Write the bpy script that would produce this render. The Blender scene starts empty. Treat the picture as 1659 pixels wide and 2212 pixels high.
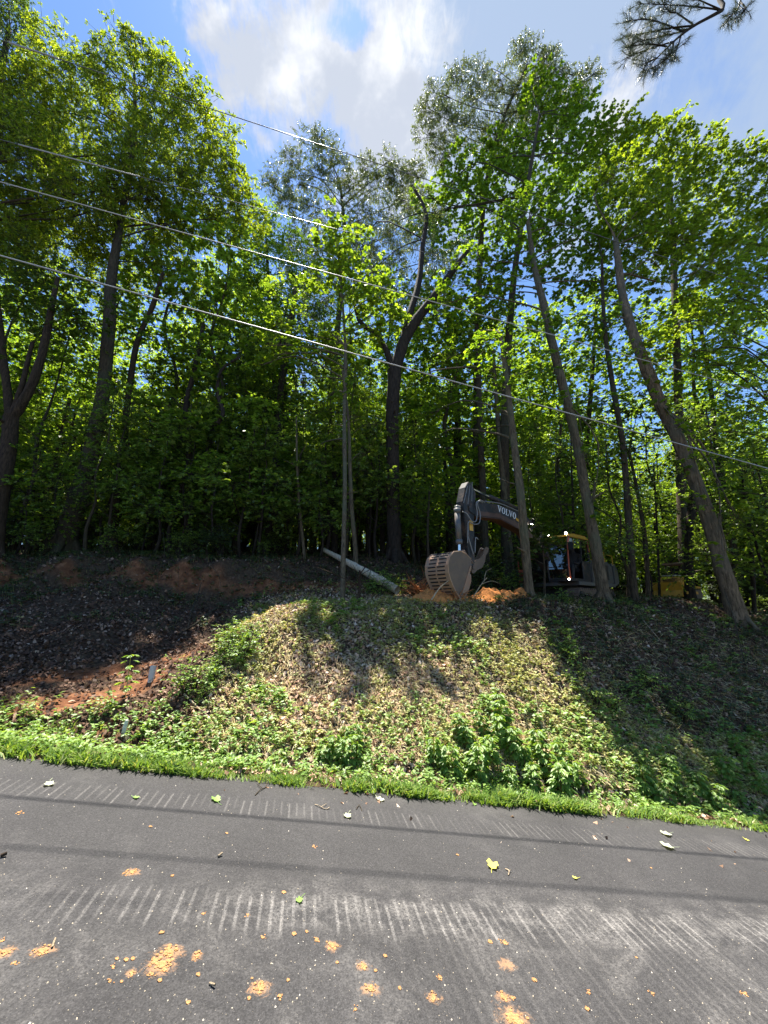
import bpy, bmesh, math, random
import numpy as np
from mathutils import Vector, Matrix
R = np.random.default_rng(7)
random.seed(7)
C = bpy.context.scene.collection
sc = bpy.context.scene

# ------------------------------------------------------------------ camera, sky, sun, exposure
PITCH = math.radians(13.5)
cam = bpy.data.cameras.new("camera"); cam.sensor_fit = 'HORIZONTAL'; cam.sensor_width = 36; cam.lens = 18
cam.clip_start = 0.05; cam.clip_end = 2000
co = bpy.data.objects.new("camera", cam); C.objects.link(co)
co.location = (0, 0, 0); co.rotation_euler = (math.radians(90) + PITCH, 0, 0)
sc.camera = co
SUN = Vector((-0.10, 0.364, 1.0)).normalized()          # towards the sun
SUN_EL = math.asin(SUN.z); SUN_AZ = math.atan2(SUN.x, SUN.y)
sc.view_settings.view_transform = 'Standard'; sc.view_settings.look = 'None'
sc.view_settings.exposure = 1.7; sc.view_settings.gamma = 1
sc.cycles.max_bounces = 8; sc.cycles.diffuse_bounces = 5; sc.cycles.glossy_bounces = 2
sc.cycles.transmission_bounces = 4; sc.cycles.transparent_max_bounces = 6
sc.cycles.sample_clamp_indirect = 8

sl = bpy.data.lights.new("sun", 'SUN'); sl.energy = 5.0; sl.angle = math.radians(0.5); sl.color = (1, 0.95, 0.86)
so = bpy.data.objects.new("sun", sl); C.objects.link(so)
so.rotation_euler = SUN.to_track_quat('Z', 'Y').to_euler()

def raydir(px, py):
    """world direction of a pixel of the 1659 wide photograph"""
    x, u, f = px - 829.5, -(py - 1106.0), 829.5
    c, s = math.cos(PITCH), math.sin(PITCH)
    return np.array([x, f * c - u * s, f * s + u * c])
def P(px, py, Y):
    d = raydir(px, py); return d * (Y / d[1])
def RAD(px, py, Y):
    p = P(px, py, Y); return (p[1] * math.cos(PITCH) + p[2] * math.sin(PITCH)) / 829.5

world = bpy.data.worlds.new("World"); sc.world = world; world.use_nodes = True
nt = world.node_tree; nt.nodes.clear()
def N(nt, typ, **kw):
    n = nt.nodes.new(typ)
    for k, v in kw.items():
        if k == 'inp':
            for a, b in v.items(): n.inputs[a].default_value = b
        else: setattr(n, k, v)
    return n
def build_sky():
    L = nt.links.new
    out = N(nt, 'ShaderNodeOutputWorld'); bg = N(nt, 'ShaderNodeBackground'); bg.inputs['Strength'].default_value = 0.062
    sky = N(nt, 'ShaderNodeTexSky', sky_type='NISHITA', sun_disc=False)
    sky.sun_elevation = SUN_EL; sky.sun_rotation = SUN_AZ; sky.air_density = 1.0; sky.dust_density = 0.15; sky.ozone_density = 2.5
    tc = N(nt, 'ShaderNodeTexCoord')
    nrm = N(nt, 'ShaderNodeVectorMath', operation='NORMALIZE'); L(tc.outputs['Generated'], nrm.inputs[0])
    def blob(px, py, rad, amp, stretch=None):
        d = Vector(raydir(px, py)).normalized()
        dist = N(nt, 'ShaderNodeVectorMath', operation='DISTANCE'); dist.inputs[1].default_value = d
        L(warp.outputs[0], dist.inputs[0])
        mr = N(nt, 'ShaderNodeMapRange', interpolation_type='SMOOTHSTEP')
        mr.inputs['From Min'].default_value = rad; mr.inputs['From Max'].default_value = rad * 0.15
        mr.inputs['To Min'].default_value = 0; mr.inputs['To Max'].default_value = amp
        L(dist.outputs['Value'], mr.inputs['Value']); return mr.outputs[0]
    # warp the direction a little so the cloud masses have ragged borders
    nz = N(nt, 'ShaderNodeTexNoise', inp={'Scale': 4.0, 'Detail': 6.0, 'Roughness': 0.6}); L(nrm.outputs[0], nz.inputs['Vector'])
    sub = N(nt, 'ShaderNodeVectorMath', operation='SUBTRACT'); sub.inputs[1].default_value = (0.5, 0.5, 0.5); L(nz.outputs['Color'], sub.inputs[0])
    scl = N(nt, 'ShaderNodeVectorMath', operation='SCALE'); scl.inputs['Scale'].default_value = 0.33; L(sub.outputs[0], scl.inputs[0])
    warp = N(nt, 'ShaderNodeVectorMath', operation='ADD'); L(nrm.outputs[0], warp.inputs[0]); L(scl.outputs[0], warp.inputs[1])
    def summed(lst):
        acc = None
        for b in lst:
            o = blob(*b)
            if acc is None: acc = o
            else:
                a = N(nt, 'ShaderNodeMath', operation='ADD'); L(acc, a.inputs[0]); L(o, a.inputs[1]); acc = a.outputs[0]
        return acc
    def math2(op, a, b, clamp=False):
        m = N(nt, 'ShaderNodeMath', operation=op, use_clamp=clamp)
        for i, v in enumerate((a, b)):
            if isinstance(v, (int, float)): m.inputs[i].default_value = v
            else: L(v, m.inputs[i])
        return m.outputs[0]
    # bright cumulus: amount, then fine structure
    bright = summed([(610, 70, 0.20, 0.75), (800, 190, 0.22, 0.8), (790, 300, 0.17, 0.7), (550, 190, 0.15, 0.45), (500, 220, .12, .4), (1390, 205, 0.10, 0.7), (1320, 250, .09, .5),
                     (860, 40, .22, .35), (620, 400, .16, .5), (460, 130, .12, .3),
                     (745, 45, 0.07, -1.0), (590, 330, 0.13, -0.5), (660, 240, .1, -.5)])
    veil = summed([(960, 60, 0.40, 0.85), (1150, 150, 0.38, 0.7), (1500, 330, 0.34, 0.6), (1600, 120, .30, .42), (1300, 40, .2, .3), (1440, 190, 0.14, -0.7), (1330, 190, .09, -.6), (740, 40, .1, -.6), (250, 100, .4, -1.0)])
    fine = N(nt, 'ShaderNodeTexNoise', inp={'Scale': 9.0, 'Detail': 10.0, 'Roughness': 0.62, 'Distortion': 0.5})
    mp = N(nt, 'ShaderNodeMapping'); mp.inputs['Scale'].default_value = (1.3, 1.0, 0.8); mp.inputs['Rotation'].default_value = (0, 0.5, 0.3)
    L(nrm.outputs[0], mp.inputs['Vector']); L(mp.outputs[0], fine.inputs['Vector'])
    fo = math2('SUBTRACT', math2('ADD', math2('MULTIPLY', fine.outputs['Fac'], .6), math2('MULTIPLY', nz.outputs['Fac'], .4)), 0.5)
    wisp = N(nt, 'ShaderNodeTexNoise', inp={'Scale': 22.0, 'Detail': 8.0, 'Roughness': 0.7, 'Distortion': 1.2}); mw = N(nt, 'ShaderNodeMapping'); mw.inputs['Scale'].default_value = (2.2, .8, .5); mw.inputs['Rotation'].default_value = (.3, .9, .7); L(nrm.outputs[0], mw.inputs['Vector']); L(mw.outputs[0], wisp.inputs['Vector'])
    fo = math2('ADD', fo, math2('MULTIPLY', math2('SUBTRACT', wisp.outputs['Fac'], .5), .35))
    bmix = math2('ADD', bright, math2('MULTIPLY', fo, 3.0))
    mb = N(nt, 'ShaderNodeMapRange', interpolation_type='SMOOTHSTEP'); mb.inputs['From Min'].default_value = 0.22; mb.inputs['From Max'].default_value = 1.15; L(bmix, mb.inputs['Value'])
    vmix = math2('ADD', veil, math2('MULTIPLY', fo, 1.0))
    mv = N(nt, 'ShaderNodeMapRange', interpolation_type='SMOOTHSTEP'); mv.inputs['From Min'].default_value = 0.15; mv.inputs['From Max'].default_value = 1.1; mv.inputs['To Max'].default_value = 0.85; L(vmix, mv.inputs['Value'])
    tint = N(nt, 'ShaderNodeMix', data_type='RGBA', blend_type='MULTIPLY'); tint.inputs[0].default_value = 1
    L(sky.outputs[0], tint.inputs[6]); tint.inputs[7].default_value = SKY_TINT
    m1 = N(nt, 'ShaderNodeMix', data_type='RGBA'); L(mv.outputs[0], m1.inputs[0]); L(tint.outputs[2], m1.inputs[6]); m1.inputs[7].default_value = VEIL
    m2 = N(nt, 'ShaderNodeMix', data_type='RGBA'); L(mb.outputs[0], m2.inputs[0]); L(m1.outputs[2], m2.inputs[6]); cc = N(nt, 'ShaderNodeMix', data_type='RGBA'); cn = N(nt, 'ShaderNodeMapRange', interpolation_type='SMOOTHSTEP'); cn.inputs['From Min'].default_value = .42; cn.inputs['From Max'].default_value = .62; L(nz.outputs['Fac'], cn.inputs['Value']); L(cn.outputs[0], cc.inputs[0]); cc.inputs[6].default_value = (3.3, 3.6, 4.2, 1); cc.inputs[7].default_value = CLOUD; L(cc.outputs[2], m2.inputs[7])
    L(m2.outputs[2], bg.inputs['Color']); L(bg.outputs[0], out.inputs['Surface'])
SKY_TINT = (.85, 1.02, 1.2, 1); VEIL = (2.6, 3.2, 4.1, 1); CLOUD = (5.5, 5.6, 5.8, 1)
build_sky()

# ------------------------------------------------------------------ helpers
def tag(o, label=None, cat=None, group=None, kind=None):
    if label: o['label'] = label
    if cat: o['category'] = cat
    if group: o['group'] = group
    if kind: o['kind'] = kind
    return o
def empty(name, loc=(0, 0, 0), rz=0.0):
    o = bpy.data.objects.new(name, None); C.objects.link(o); o.location = loc; o.rotation_euler = (0, 0, rz); o.empty_display_size = .2
    return o
def link(name, me, parent=None):
    o = bpy.data.objects.new(name, me); C.objects.link(o)
    if parent: o.parent = parent
    return o
def npmesh(name, V, F, mats, smooth=False, midx=None):
    """V (n,3); F list of int arrays (m,k) – polygons of k corners"""
    me = bpy.data.meshes.new(name)
    F = [np.asarray(f, dtype=np.int32) for f in F if len(f)]
    nl = sum(f.size for f in F); npoly = sum(len(f) for f in F)
    me.vertices.add(len(V)); me.vertices.foreach_set('co', np.asarray(V, dtype=np.float32).ravel())
    me.loops.add(nl); me.loops.foreach_set('vertex_index', np.concatenate([f.ravel() for f in F]))
    tot = np.concatenate([np.full(len(f), f.shape[1], dtype=np.int32) for f in F])
    st = np.concatenate([[0], np.cumsum(tot)[:-1]]).astype(np.int32)
    me.polygons.add(npoly); me.polygons.foreach_set('loop_start', st); me.polygons.foreach_set('loop_total', tot)
    if smooth: me.polygons.foreach_set('use_smooth', np.ones(npoly, dtype=bool))
    if midx is not None: me.polygons.foreach_set('material_index', np.asarray(midx, dtype=np.int32))
    me.update(calc_edges=True)
    for m in (mats if isinstance(mats, (list, tuple)) else [mats]): me.materials.append(m)
    return me
def unit(a): return a / np.maximum(np.linalg.norm(a, axis=-1, keepdims=True), 1e-9)
def vnoise(x, y, seed=0):
    """smooth value noise, vectorised"""
    xi = np.floor(x).astype(np.int64); yi = np.floor(y).astype(np.int64); fx = x - xi; fy = y - yi
    fx = fx * fx * (3 - 2 * fx); fy = fy * fy * (3 - 2 * fy)
    def h(a, b):
        n = (a * 374761393 + b * 668265263 + seed * 1442695041) & 0x7fffffff
        n = ((n ^ (n >> 13)) * 1274126177) & 0x7fffffff
        return ((n ^ (n >> 16)) & 0xffff) / 65535.0
    return (h(xi, yi) * (1 - fx) + h(xi + 1, yi) * fx) * (1 - fy) + (h(xi, yi + 1) * (1 - fx) + h(xi + 1, yi + 1) * fx) * fy
def fbm(x, y, o=4, seed=0):
    s = 0; a = 0.5
    for i in range(o):
        s = s + a * (vnoise(x, y, seed + i) - 0.5); x = x * 2.03; y = y * 2.03; a *= 0.5
    return s
class MB:
    """collects boxes, tubes, prisms; build() links them as one mesh"""
    def __init__(s): s.v = []; s.f = []
    def add(s, verts, faces):
        n = len(s.v); s.v += [tuple(p) for p in verts]; s.f += [tuple(n + i for i in f) for f in faces]
    def box(s, c, d, rot=None):
        h = [Vector((sx * d[0] / 2, sy * d[1] / 2, sz * d[2] / 2)) for sx in (-1, 1) for sy in (-1, 1) for sz in (-1, 1)]
        M = rot or Matrix.Identity(3)
        s.add([Vector(c) + M @ p for p in h], [(0, 1, 3, 2), (4, 6, 7, 5), (0, 4, 5, 1), (2, 3, 7, 6), (0, 2, 6, 4), (1, 5, 7, 3)])
    def tube(s, pts, r, n=8, cap=True):
        pts = [Vector(p) for p in pts]; rs = r if isinstance(r, (list, tuple)) else [r] * len(pts)
        rings = []
        t0 = (pts[1] - pts[0]).normalized(); a = Vector((0, 0, 1)) if abs(t0.z) < .9 else Vector((1, 0, 0)); nn = t0.cross(a).normalized()
        for i, p in enumerate(pts):
            t = (pts[min(i + 1, len(pts) - 1)] - pts[max(i - 1, 0)]).normalized()
            nn = (nn - t * nn.dot(t)).normalized(); b = t.cross(nn)
            rings.append([p + (nn * math.cos(q) + b * math.sin(q)) * rs[i] for q in [2 * math.pi * k / n for k in range(n)]])
        V = [q for rg in rings for q in rg]; F = []
        for i in range(len(pts) - 1):
            for k in range(n): F.append((i * n + k, i * n + (k + 1) % n, (i + 1) * n + (k + 1) % n, (i + 1) * n + k))
        if cap: F.append(tuple(range(n - 1, -1, -1))); F.append(tuple((len(pts) - 1) * n + k for k in range(n)))
        s.add(V, F)
    def prism(s, prof, y0, y1, M=None):
        """profile in x,z extruded along y"""
        n = len(prof); V = [Vector((x, y0, z)) for x, z in prof] + [Vector((x, y1, z)) for x, z in prof]
        if M: V = [M @ v for v in V]
        s.add(V, [tuple(range(n)), tuple(range(2 * n - 1, n - 1, -1))] + [(i, i + n, (i + 1) % n + n, (i + 1) % n) for i in range(n)])
    def build(s, name, mat, parent=None, bevel=0, smooth=False):
        me = bpy.data.meshes.new(name); me.from_pydata(s.v, [], s.f); me.materials.append(mat); me.validate(); me.update()
        bm = bmesh.new(); bm.from_mesh(me); bmesh.ops.recalc_face_normals(bm, faces=bm.faces)
        if bevel: bmesh.ops.bevel(bm, geom=[e for e in bm.edges if e.calc_face_angle(0) > .5], offset=bevel, segments=2, affect='EDGES', clamp_overlap=True)
        bm.to_mesh(me); bm.free()
        if smooth: me.polygons.foreach_set('use_smooth', np.ones(len(me.polygons), dtype=bool))
        return link(name, me, parent)

# ------------------------------------------------------------------ materials
def newmat(name):
    m = bpy.data.materials.new(name); m.use_nodes = True; t = m.node_tree; t.nodes.clear()
    out = N(t, 'ShaderNodeOutputMaterial'); return m, t, out
def ramp(t, stops, fac):
    r = N(t, 'ShaderNodeValToRGB'); e = r.color_ramp.elements
    e[0].position, e[0].color = stops[0][0], (*stops[0][1], 1); e[1].position, e[1].color = stops[-1][0], (*stops[-1][1], 1)
    for p, c in stops[1:-1]:
        x = e.new(p); x.color = (*c, 1)
    t.links.new(fac, r.inputs[0]); return r.outputs[0]
def leafmat(name, cols, trans=0.45, rough=0.45, spec=0.5, tcol=(1.5, 1.35, .5)):
    m, t, out = newmat(name); L = t.links.new
    g = N(t, 'ShaderNodeNewGeometry')
    c = ramp(t, cols, g.outputs['Random Per Island'])
    b = N(t, 'ShaderNodeBsdfPrincipled'); b.inputs['Roughness'].default_value = rough; b.inputs['Specular IOR Level'].default_value = spec; L(c, b.inputs['Base Color'])
    tr = N(t, 'ShaderNodeBsdfTranslucent'); mm = N(t, 'ShaderNodeMix', data_type='RGBA', blend_type='MULTIPLY'); mm.inputs[0].default_value = 1
    L(c, mm.inputs[6]); mm.inputs[7].default_value = (*tcol, 1); L(mm.outputs[2], tr.inputs['Color'])
    mx = N(t, 'ShaderNodeMixShader'); mx.inputs[0].default_value = trans; L(b.outputs[0], mx.inputs[1]); L(tr.outputs[0], mx.inputs[2]); L(mx.outputs[0], out.inputs[0])
    return m
def solid(name, col, rough=.6, metal=0, var=0.25, scale=6, bump=0.0, spec=.5, dirt=None):
    m, t, out = newmat(name); L = t.links.new
    b = N(t, 'ShaderNodeBsdfPrincipled'); b.inputs['Roughness'].default_value = rough; b.inputs['Metallic'].default_value = metal; b.inputs['Specular IOR Level'].default_value = spec
    tc = N(t, 'ShaderNodeTexCoord'); nz = N(t, 'ShaderNodeTexNoise', inp={'Scale': scale, 'Detail': 6.0, 'Roughness': .65}); L(tc.outputs['Object'], nz.inputs['Vector'])
    lo = tuple(max(0, c * (1 - var)) for c in col); hi = tuple(c * (1 + var) for c in col)
    st = [(.3, lo), (.7, hi)]
    if dirt: st = [(.3, lo), (.52, hi), (.62, dirt), (.8, dirt)]
    L(ramp(t, st, nz.outputs['Fac']), b.inputs['Base Color'])
    if bump:
        bp = N(t, 'ShaderNodeBump', inp={'Strength': bump, 'Distance': .02}); nz2 = N(t, 'ShaderNodeTexNoise', inp={'Scale': scale * 6, 'Detail': 5.0}); L(tc.outputs['Object'], nz2.inputs['Vector'])
        L(nz2.outputs['Fac'], bp.inputs['Height']); L(bp.outputs[0], b.inputs['Normal'])
    L(b.outputs[0], out.inputs[0]); return m
def barkmat(name, lo, hi, moss=None, vs=1.0):
    m, t, out = newmat(name); L = t.links.new
    b = N(t, 'ShaderNodeBsdfPrincipled'); b.inputs['Roughness'].default_value = .9; b.inputs['Specular IOR Level'].default_value = .2
    tc = N(t, 'ShaderNodeTexCoord'); mp = N(t, 'ShaderNodeMapping'); mp.inputs['Scale'].default_value = (9 * vs, 9 * vs, 1.6 * vs); L(tc.outputs['Object'], mp.inputs[0])
    n1 = N(t, 'ShaderNodeTexNoise', inp={'Scale': 2.2, 'Detail': 8.0, 'Roughness': .7, 'Distortion': .6}); L(mp.outputs[0], n1.inputs['Vector'])
    n2 = N(t, 'ShaderNodeTexNoise', inp={'Scale': 1.1, 'Detail': 4.0}); L(tc.outputs['Object'], n2.inputs['Vector'])
    lo = (lo[0] * 1.12, lo[1], lo[2] * .82); hi = (hi[0] * 1.12, hi[1], hi[2] * .82)
    c = ramp(t, [(.36, lo), (.64, hi)], n1.outputs['Fac'])
    if moss:
        mx = N(t, 'ShaderNodeMix', data_type='RGBA'); mr = N(t, 'ShaderNodeMapRange', inp={'From Min': .48, 'From Max': .62, 'To Max': .7}); L(n2.outputs['Fac'], mr.inputs['Value']); L(mr.outputs[0], mx.inputs[0]); L(c, mx.inputs[6]); mx.inputs[7].default_value = (*moss, 1); c = mx.outputs[2]
    L(c, b.inputs['Base Color'])
    bp = N(t, 'ShaderNodeBump', inp={'Strength': .9, 'Distance': .03}); L(n1.outputs['Fac'], bp.inputs['Height']); L(bp.outputs[0], b.inputs['Normal'])
    L(b.outputs[0], out.inputs[0]); return m

M = {}
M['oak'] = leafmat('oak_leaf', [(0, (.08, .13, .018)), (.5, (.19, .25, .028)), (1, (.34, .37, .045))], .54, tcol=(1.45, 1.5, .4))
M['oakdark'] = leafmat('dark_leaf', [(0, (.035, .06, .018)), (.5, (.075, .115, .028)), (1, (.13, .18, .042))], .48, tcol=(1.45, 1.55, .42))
M['silver'] = leafmat('silver_leaf', [(0, (.08, .11, .025)), (.6, (.16, .20, .06)), (1, (.36, .40, .22))], .35, .4, .5, (1.3, 1.3, .5))
M['tulip'] = leafmat('tulip_leaf', [(0, (0.126, 0.190, 0.029)), (.5, (0.211, 0.300, 0.041)), (1, (0.321, 0.400, 0.067))], .55, tcol=(1.4, 1.45, .38))
M['maple'] = leafmat('maple_leaf', [(0, (.075, .135, .02)), (.5, (.15, .235, .028)), (1, (.26, .35, .045))], .62, tcol=(1.45, 1.5, .4))
M['maple2'] = leafmat('yellow_green_maple_leaf', [(0, (.09, .14, .02)), (.5, (.19, .26, .03)), (1, (.31, .38, .05))], .62, tcol=(1.45, 1.45, .4))
M['under'] = leafmat('understory_leaf', [(0, (.09, .13, .03)), (.5, (.17, .25, .05)), (1, (.30, .39, .10))], .56, .4, .6, (1.45, 1.5, .45))
M['far'] = leafmat('far_leaf', [(0, (.10, .15, .03)), (.5, (.19, .28, .045)), (1, (.32, .41, .075))], .6, tcol=(1.45, 1.5, .42))
M['needle'] = leafmat('pine_needle', [(0, (.05, .07, .035)), (1, (.11, .14, .075))], .15)
M['grass'] = leafmat('verge_grass', [(0, (.10, .19, .03)), (.5, (.19, .31, .05)), (.85, (.30, .42, .10)), (1, (.45, .45, .2))], .35, .5, .4, (1.4, 1.3, .5))
M['weed'] = leafmat('weed_leaf', [(0, (.15, .20, .04)), (.5, (.38, .42, .11)), (1, (.68, .62, .30))], .4, .5, .4, (1.3, 1.2, .5))
M['broad'] = leafmat('broad_leaf', [(0, (.12, .22, .04)), (.6, (.21, .35, .07)), (1, (.34, .46, .11))], .42, .45, .45, (1.4, 1.3, .45))
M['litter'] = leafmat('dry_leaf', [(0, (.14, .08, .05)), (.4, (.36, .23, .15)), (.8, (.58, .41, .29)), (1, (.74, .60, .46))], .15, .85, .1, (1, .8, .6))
M['littershade'] = leafmat('shaded_dry_leaf', [(0, (.04, .022, .014)), (.5, (.11, .06, .038)), (.85, (.20, .12, .08)), (1, (.36, .25, .18))], .12, .8, .15, (1, .8, .6))  # the same dry leaves with shade painted in as a darker colour
M['straw'] = leafmat('straw', [(0, (.34, .25, .11)), (.5, (.68, .56, .30)), (1, (.80, .74, .44))], .3, .7, .2, (1, .95, .5))
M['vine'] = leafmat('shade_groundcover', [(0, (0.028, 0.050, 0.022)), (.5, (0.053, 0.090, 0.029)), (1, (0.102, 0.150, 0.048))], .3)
M['bark'] = barkmat('grey_bark', (.022, .018, .013), (.085, .07, .052), (.05, .052, .03))
M['barkdark'] = barkmat('dark_bark', (.012, .010, .009), (.055, .045, .04))
M['barkpale'] = barkmat('pale_bark', (.04, .033, .024), (.18, .15, .11), (.10, .105, .06))
M['barkpink'] = barkmat('rough_pale_bark', (.045, .036, .026), (.24, .19, .14), (.11, .10, .07), .8)
M['barkred'] = barkmat('reddish_bark', (.018, .014, .010), (.07, .05, .036))
M['logbark'] = barkmat('log_bark', (.30, .27, .22), (.62, .58, .50))
M['dead'] = barkmat('dead_wood', (.2, .17, .13), (.5, .44, .36))
M['clay'] = solid('orange_clay', (.62, .24, .07), .95, 0, .35, 14, .8, .1)
M['claypale'] = solid('dusty_clay', (.52, .27, .115), .95, 0, .3, 30, .8, .1)

# ------------------------------------------------------------------ ground shape
A_ROAD = math.radians(11.5); SL = -0.167
UX, UY = math.cos(A_ROAD), math.sin(A_ROAD)
H0 = -2.2
def rplane(x, y): return H0 + SL * (x * UX + y * UY)
def road_hit(px, py):
    d = raydir(px, py); k = H0 / (d[2] - SL * (d[0] * UX + d[1] * UY)); return d * k
e1, e2 = road_hit(0, 1628), road_hit(1659, 1790)
D0 = 0.5 * ((-e1[0] * UY + e1[1] * UX) + (-e2[0] * UY + e2[1] * UX))
def uv(x, y): return x * UX + y * UY, -x * UY + y * UX - D0
cols = {
 0: [(1555, 5.9), (1500, 6.8), (1430, 7.8), (1350, 9.2), (1278, 11.2), (1262, 12.15), (1207, 12.4), (1203, 12.8), (1201, 13.6), (1198, 14.6), (1194, 16), (1188, 19), (1181, 24)],
 150: [(1568, 6.0), (1505, 6.9), (1435, 7.9), (1350, 9.3), (1278, 11.2), (1262, 12.15), (1207, 12.4), (1203, 12.8), (1201, 13.6), (1198, 14.6), (1194, 16), (1188, 19), (1181, 24)],
 300: [(1590, 6.1), (1530, 6.8), (1470, 7.7), (1400, 8.8), (1300, 11), (1264, 12.15), (1212, 12.4), (1208, 12.8), (1205, 13.6), (1201, 14.6), (1196, 16), (1190, 19), (1181, 24)],
 400: [(1600, 6.1), (1530, 6.8), (1470, 7.5), (1420, 8.8), (1335, 10.6), (1268, 12.2), (1214, 12.45), (1210, 12.9), (1207, 13.7), (1203, 14.7), (1197, 16), (1191, 19), (1182, 24)],
 480: [(1620, 6.1), (1500, 7.1), (1400, 8.0), (1385, 9.4), (1330, 11), (1268, 12.3), (1216, 12.55), (1212, 13), (1209, 13.8), (1204, 14.8), (1198, 16), (1192, 19), (1183, 24)],
 600: [(1645, 6.15), (1500, 7.4), (1400, 8.3), (1314, 9.5), (1325, 10.6), (1285, 11.8), (1256, 12.6), (1218, 12.85), (1214, 13.3), (1210, 14), (1206, 15), (1200, 17), (1194, 19), (1186, 24)],
 740: [(1660, 6.2), (1500, 7.6), (1400, 8.6), (1300, 10.0), (1302, 11.2), (1262, 12.6), (1235, 13.3), (1212, 15), (1195, 24)],
 850: [(1670, 6.3), (1500, 7.7), (1400, 8.7), (1306, 10.1), (1298, 11.0), (1258, 13), (1212, 15.5), (1196, 24)],
 1000: [(1690, 6.5), (1550, 7.5), (1400, 9.0), (1303, 10.2), (1300, 11.5), (1284, 13.5), (1258, 16.5), (1235, 24)],
 1150: [(1710, 6.8), (1550, 8.0), (1400, 9.5), (1305, 10.9), (1296, 12.2), (1302, 14), (1300, 16), (1262, 24)],
 1300: [(1728, 7.0), (1600, 7.9), (1450, 9.3), (1350, 10.7), (1297, 12.2), (1302, 14), (1300, 17), (1278, 24)],
 1450: [(1740, 7.3), (1620, 8.2), (1480, 9.5), (1370, 11.1), (1308, 12.8), (1300, 16), (1294, 20), (1290, 26)],
 1659: [(1752, 7.8), (1650, 8.5), (1520, 9.8), (1420, 11.2), (1350, 12.9), (1334, 16), (1326, 20), (1316, 26)],
}
cp = []
for px, lst in cols.items():
    for py, Y in lst: cp.append(P(px, py, Y))
for px, sgn, lst in ((0, -1, cols[0]), (1659, 1, cols[1659])):        # the bank carried on beside the picture
    for sh in (6, 16, 34):
        for py, Y in lst:
            p = P(px, py, Y); cp.append(np.array([p[0] + sgn * sh * UX, p[1] + sgn * sh * UY, p[2] + sgn * sh * SL * .8]))
for x, y, z in ((-50, 45, 7), (-20, 45, 5), (0, 45, 4.2), (20, 45, 1.0), (45, 45, -3), (-80, 90, 8), (-20, 90, 6), (20, 90, 1), (80, 90, -8), (0, 140, 5), (-120, 140, 9), (120, 140, -12)):
    cp.append(np.array([x, y, z], dtype=float))
cp = np.array(cp)
def warpxy(x, y): return np.stack([x, y], -1)
cW = warpxy(cp[:, 0], cp[:, 1]); n_ = len(cW)
def tps(r): return np.where(r > 1e-6, r * r * np.log(r + 1e-9), 0)
K = tps(np.linalg.norm(cW[:, None] - cW[None], axis=-1)) + np.eye(n_) * .004
Pm = np.c_[np.ones(n_), cW]; A = np.block([[K, Pm], [Pm.T, np.zeros((3, 3))]])
sol = np.linalg.solve(A, np.r_[cp[:, 2], 0, 0, 0]); wT, aT = sol[:n_], sol[n_:]
def height(x, y, detail=True):
    x = np.atleast_1d(np.asarray(x, float)); y = np.atleast_1d(np.asarray(y, float)); z = np.empty(len(x))
    for i in range(0, len(x), 20000):
        q = warpxy(x[i:i + 20000], y[i:i + 20000])
        z[i:i + 20000] = tps(np.linalg.norm(q[:, None] - cW[None], axis=-1)) @ wT + aT[0] + q @ aT[1:]
    u, v = uv(x, y); w = np.clip(v / 0.8, 0, 1); w = w * w * (3 - 2 * w)
    if detail:
        z = z + w * (fbm(x * .9, y * .9, 4, 3) * .36 + fbm(x * 4, y * 4, 3, 9) * .16)
    z = (rplane(x, y) + .01) * (1 - w) + z * w
    b = np.clip((-v - 7.6) / 4, 0, 1)                                  # low ground beyond the far side of the road
    return np.where(v < 0, rplane(x, y) - .06 + b * .25, z)
def hz(x, y): return float(height([x], [y])[0])

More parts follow.
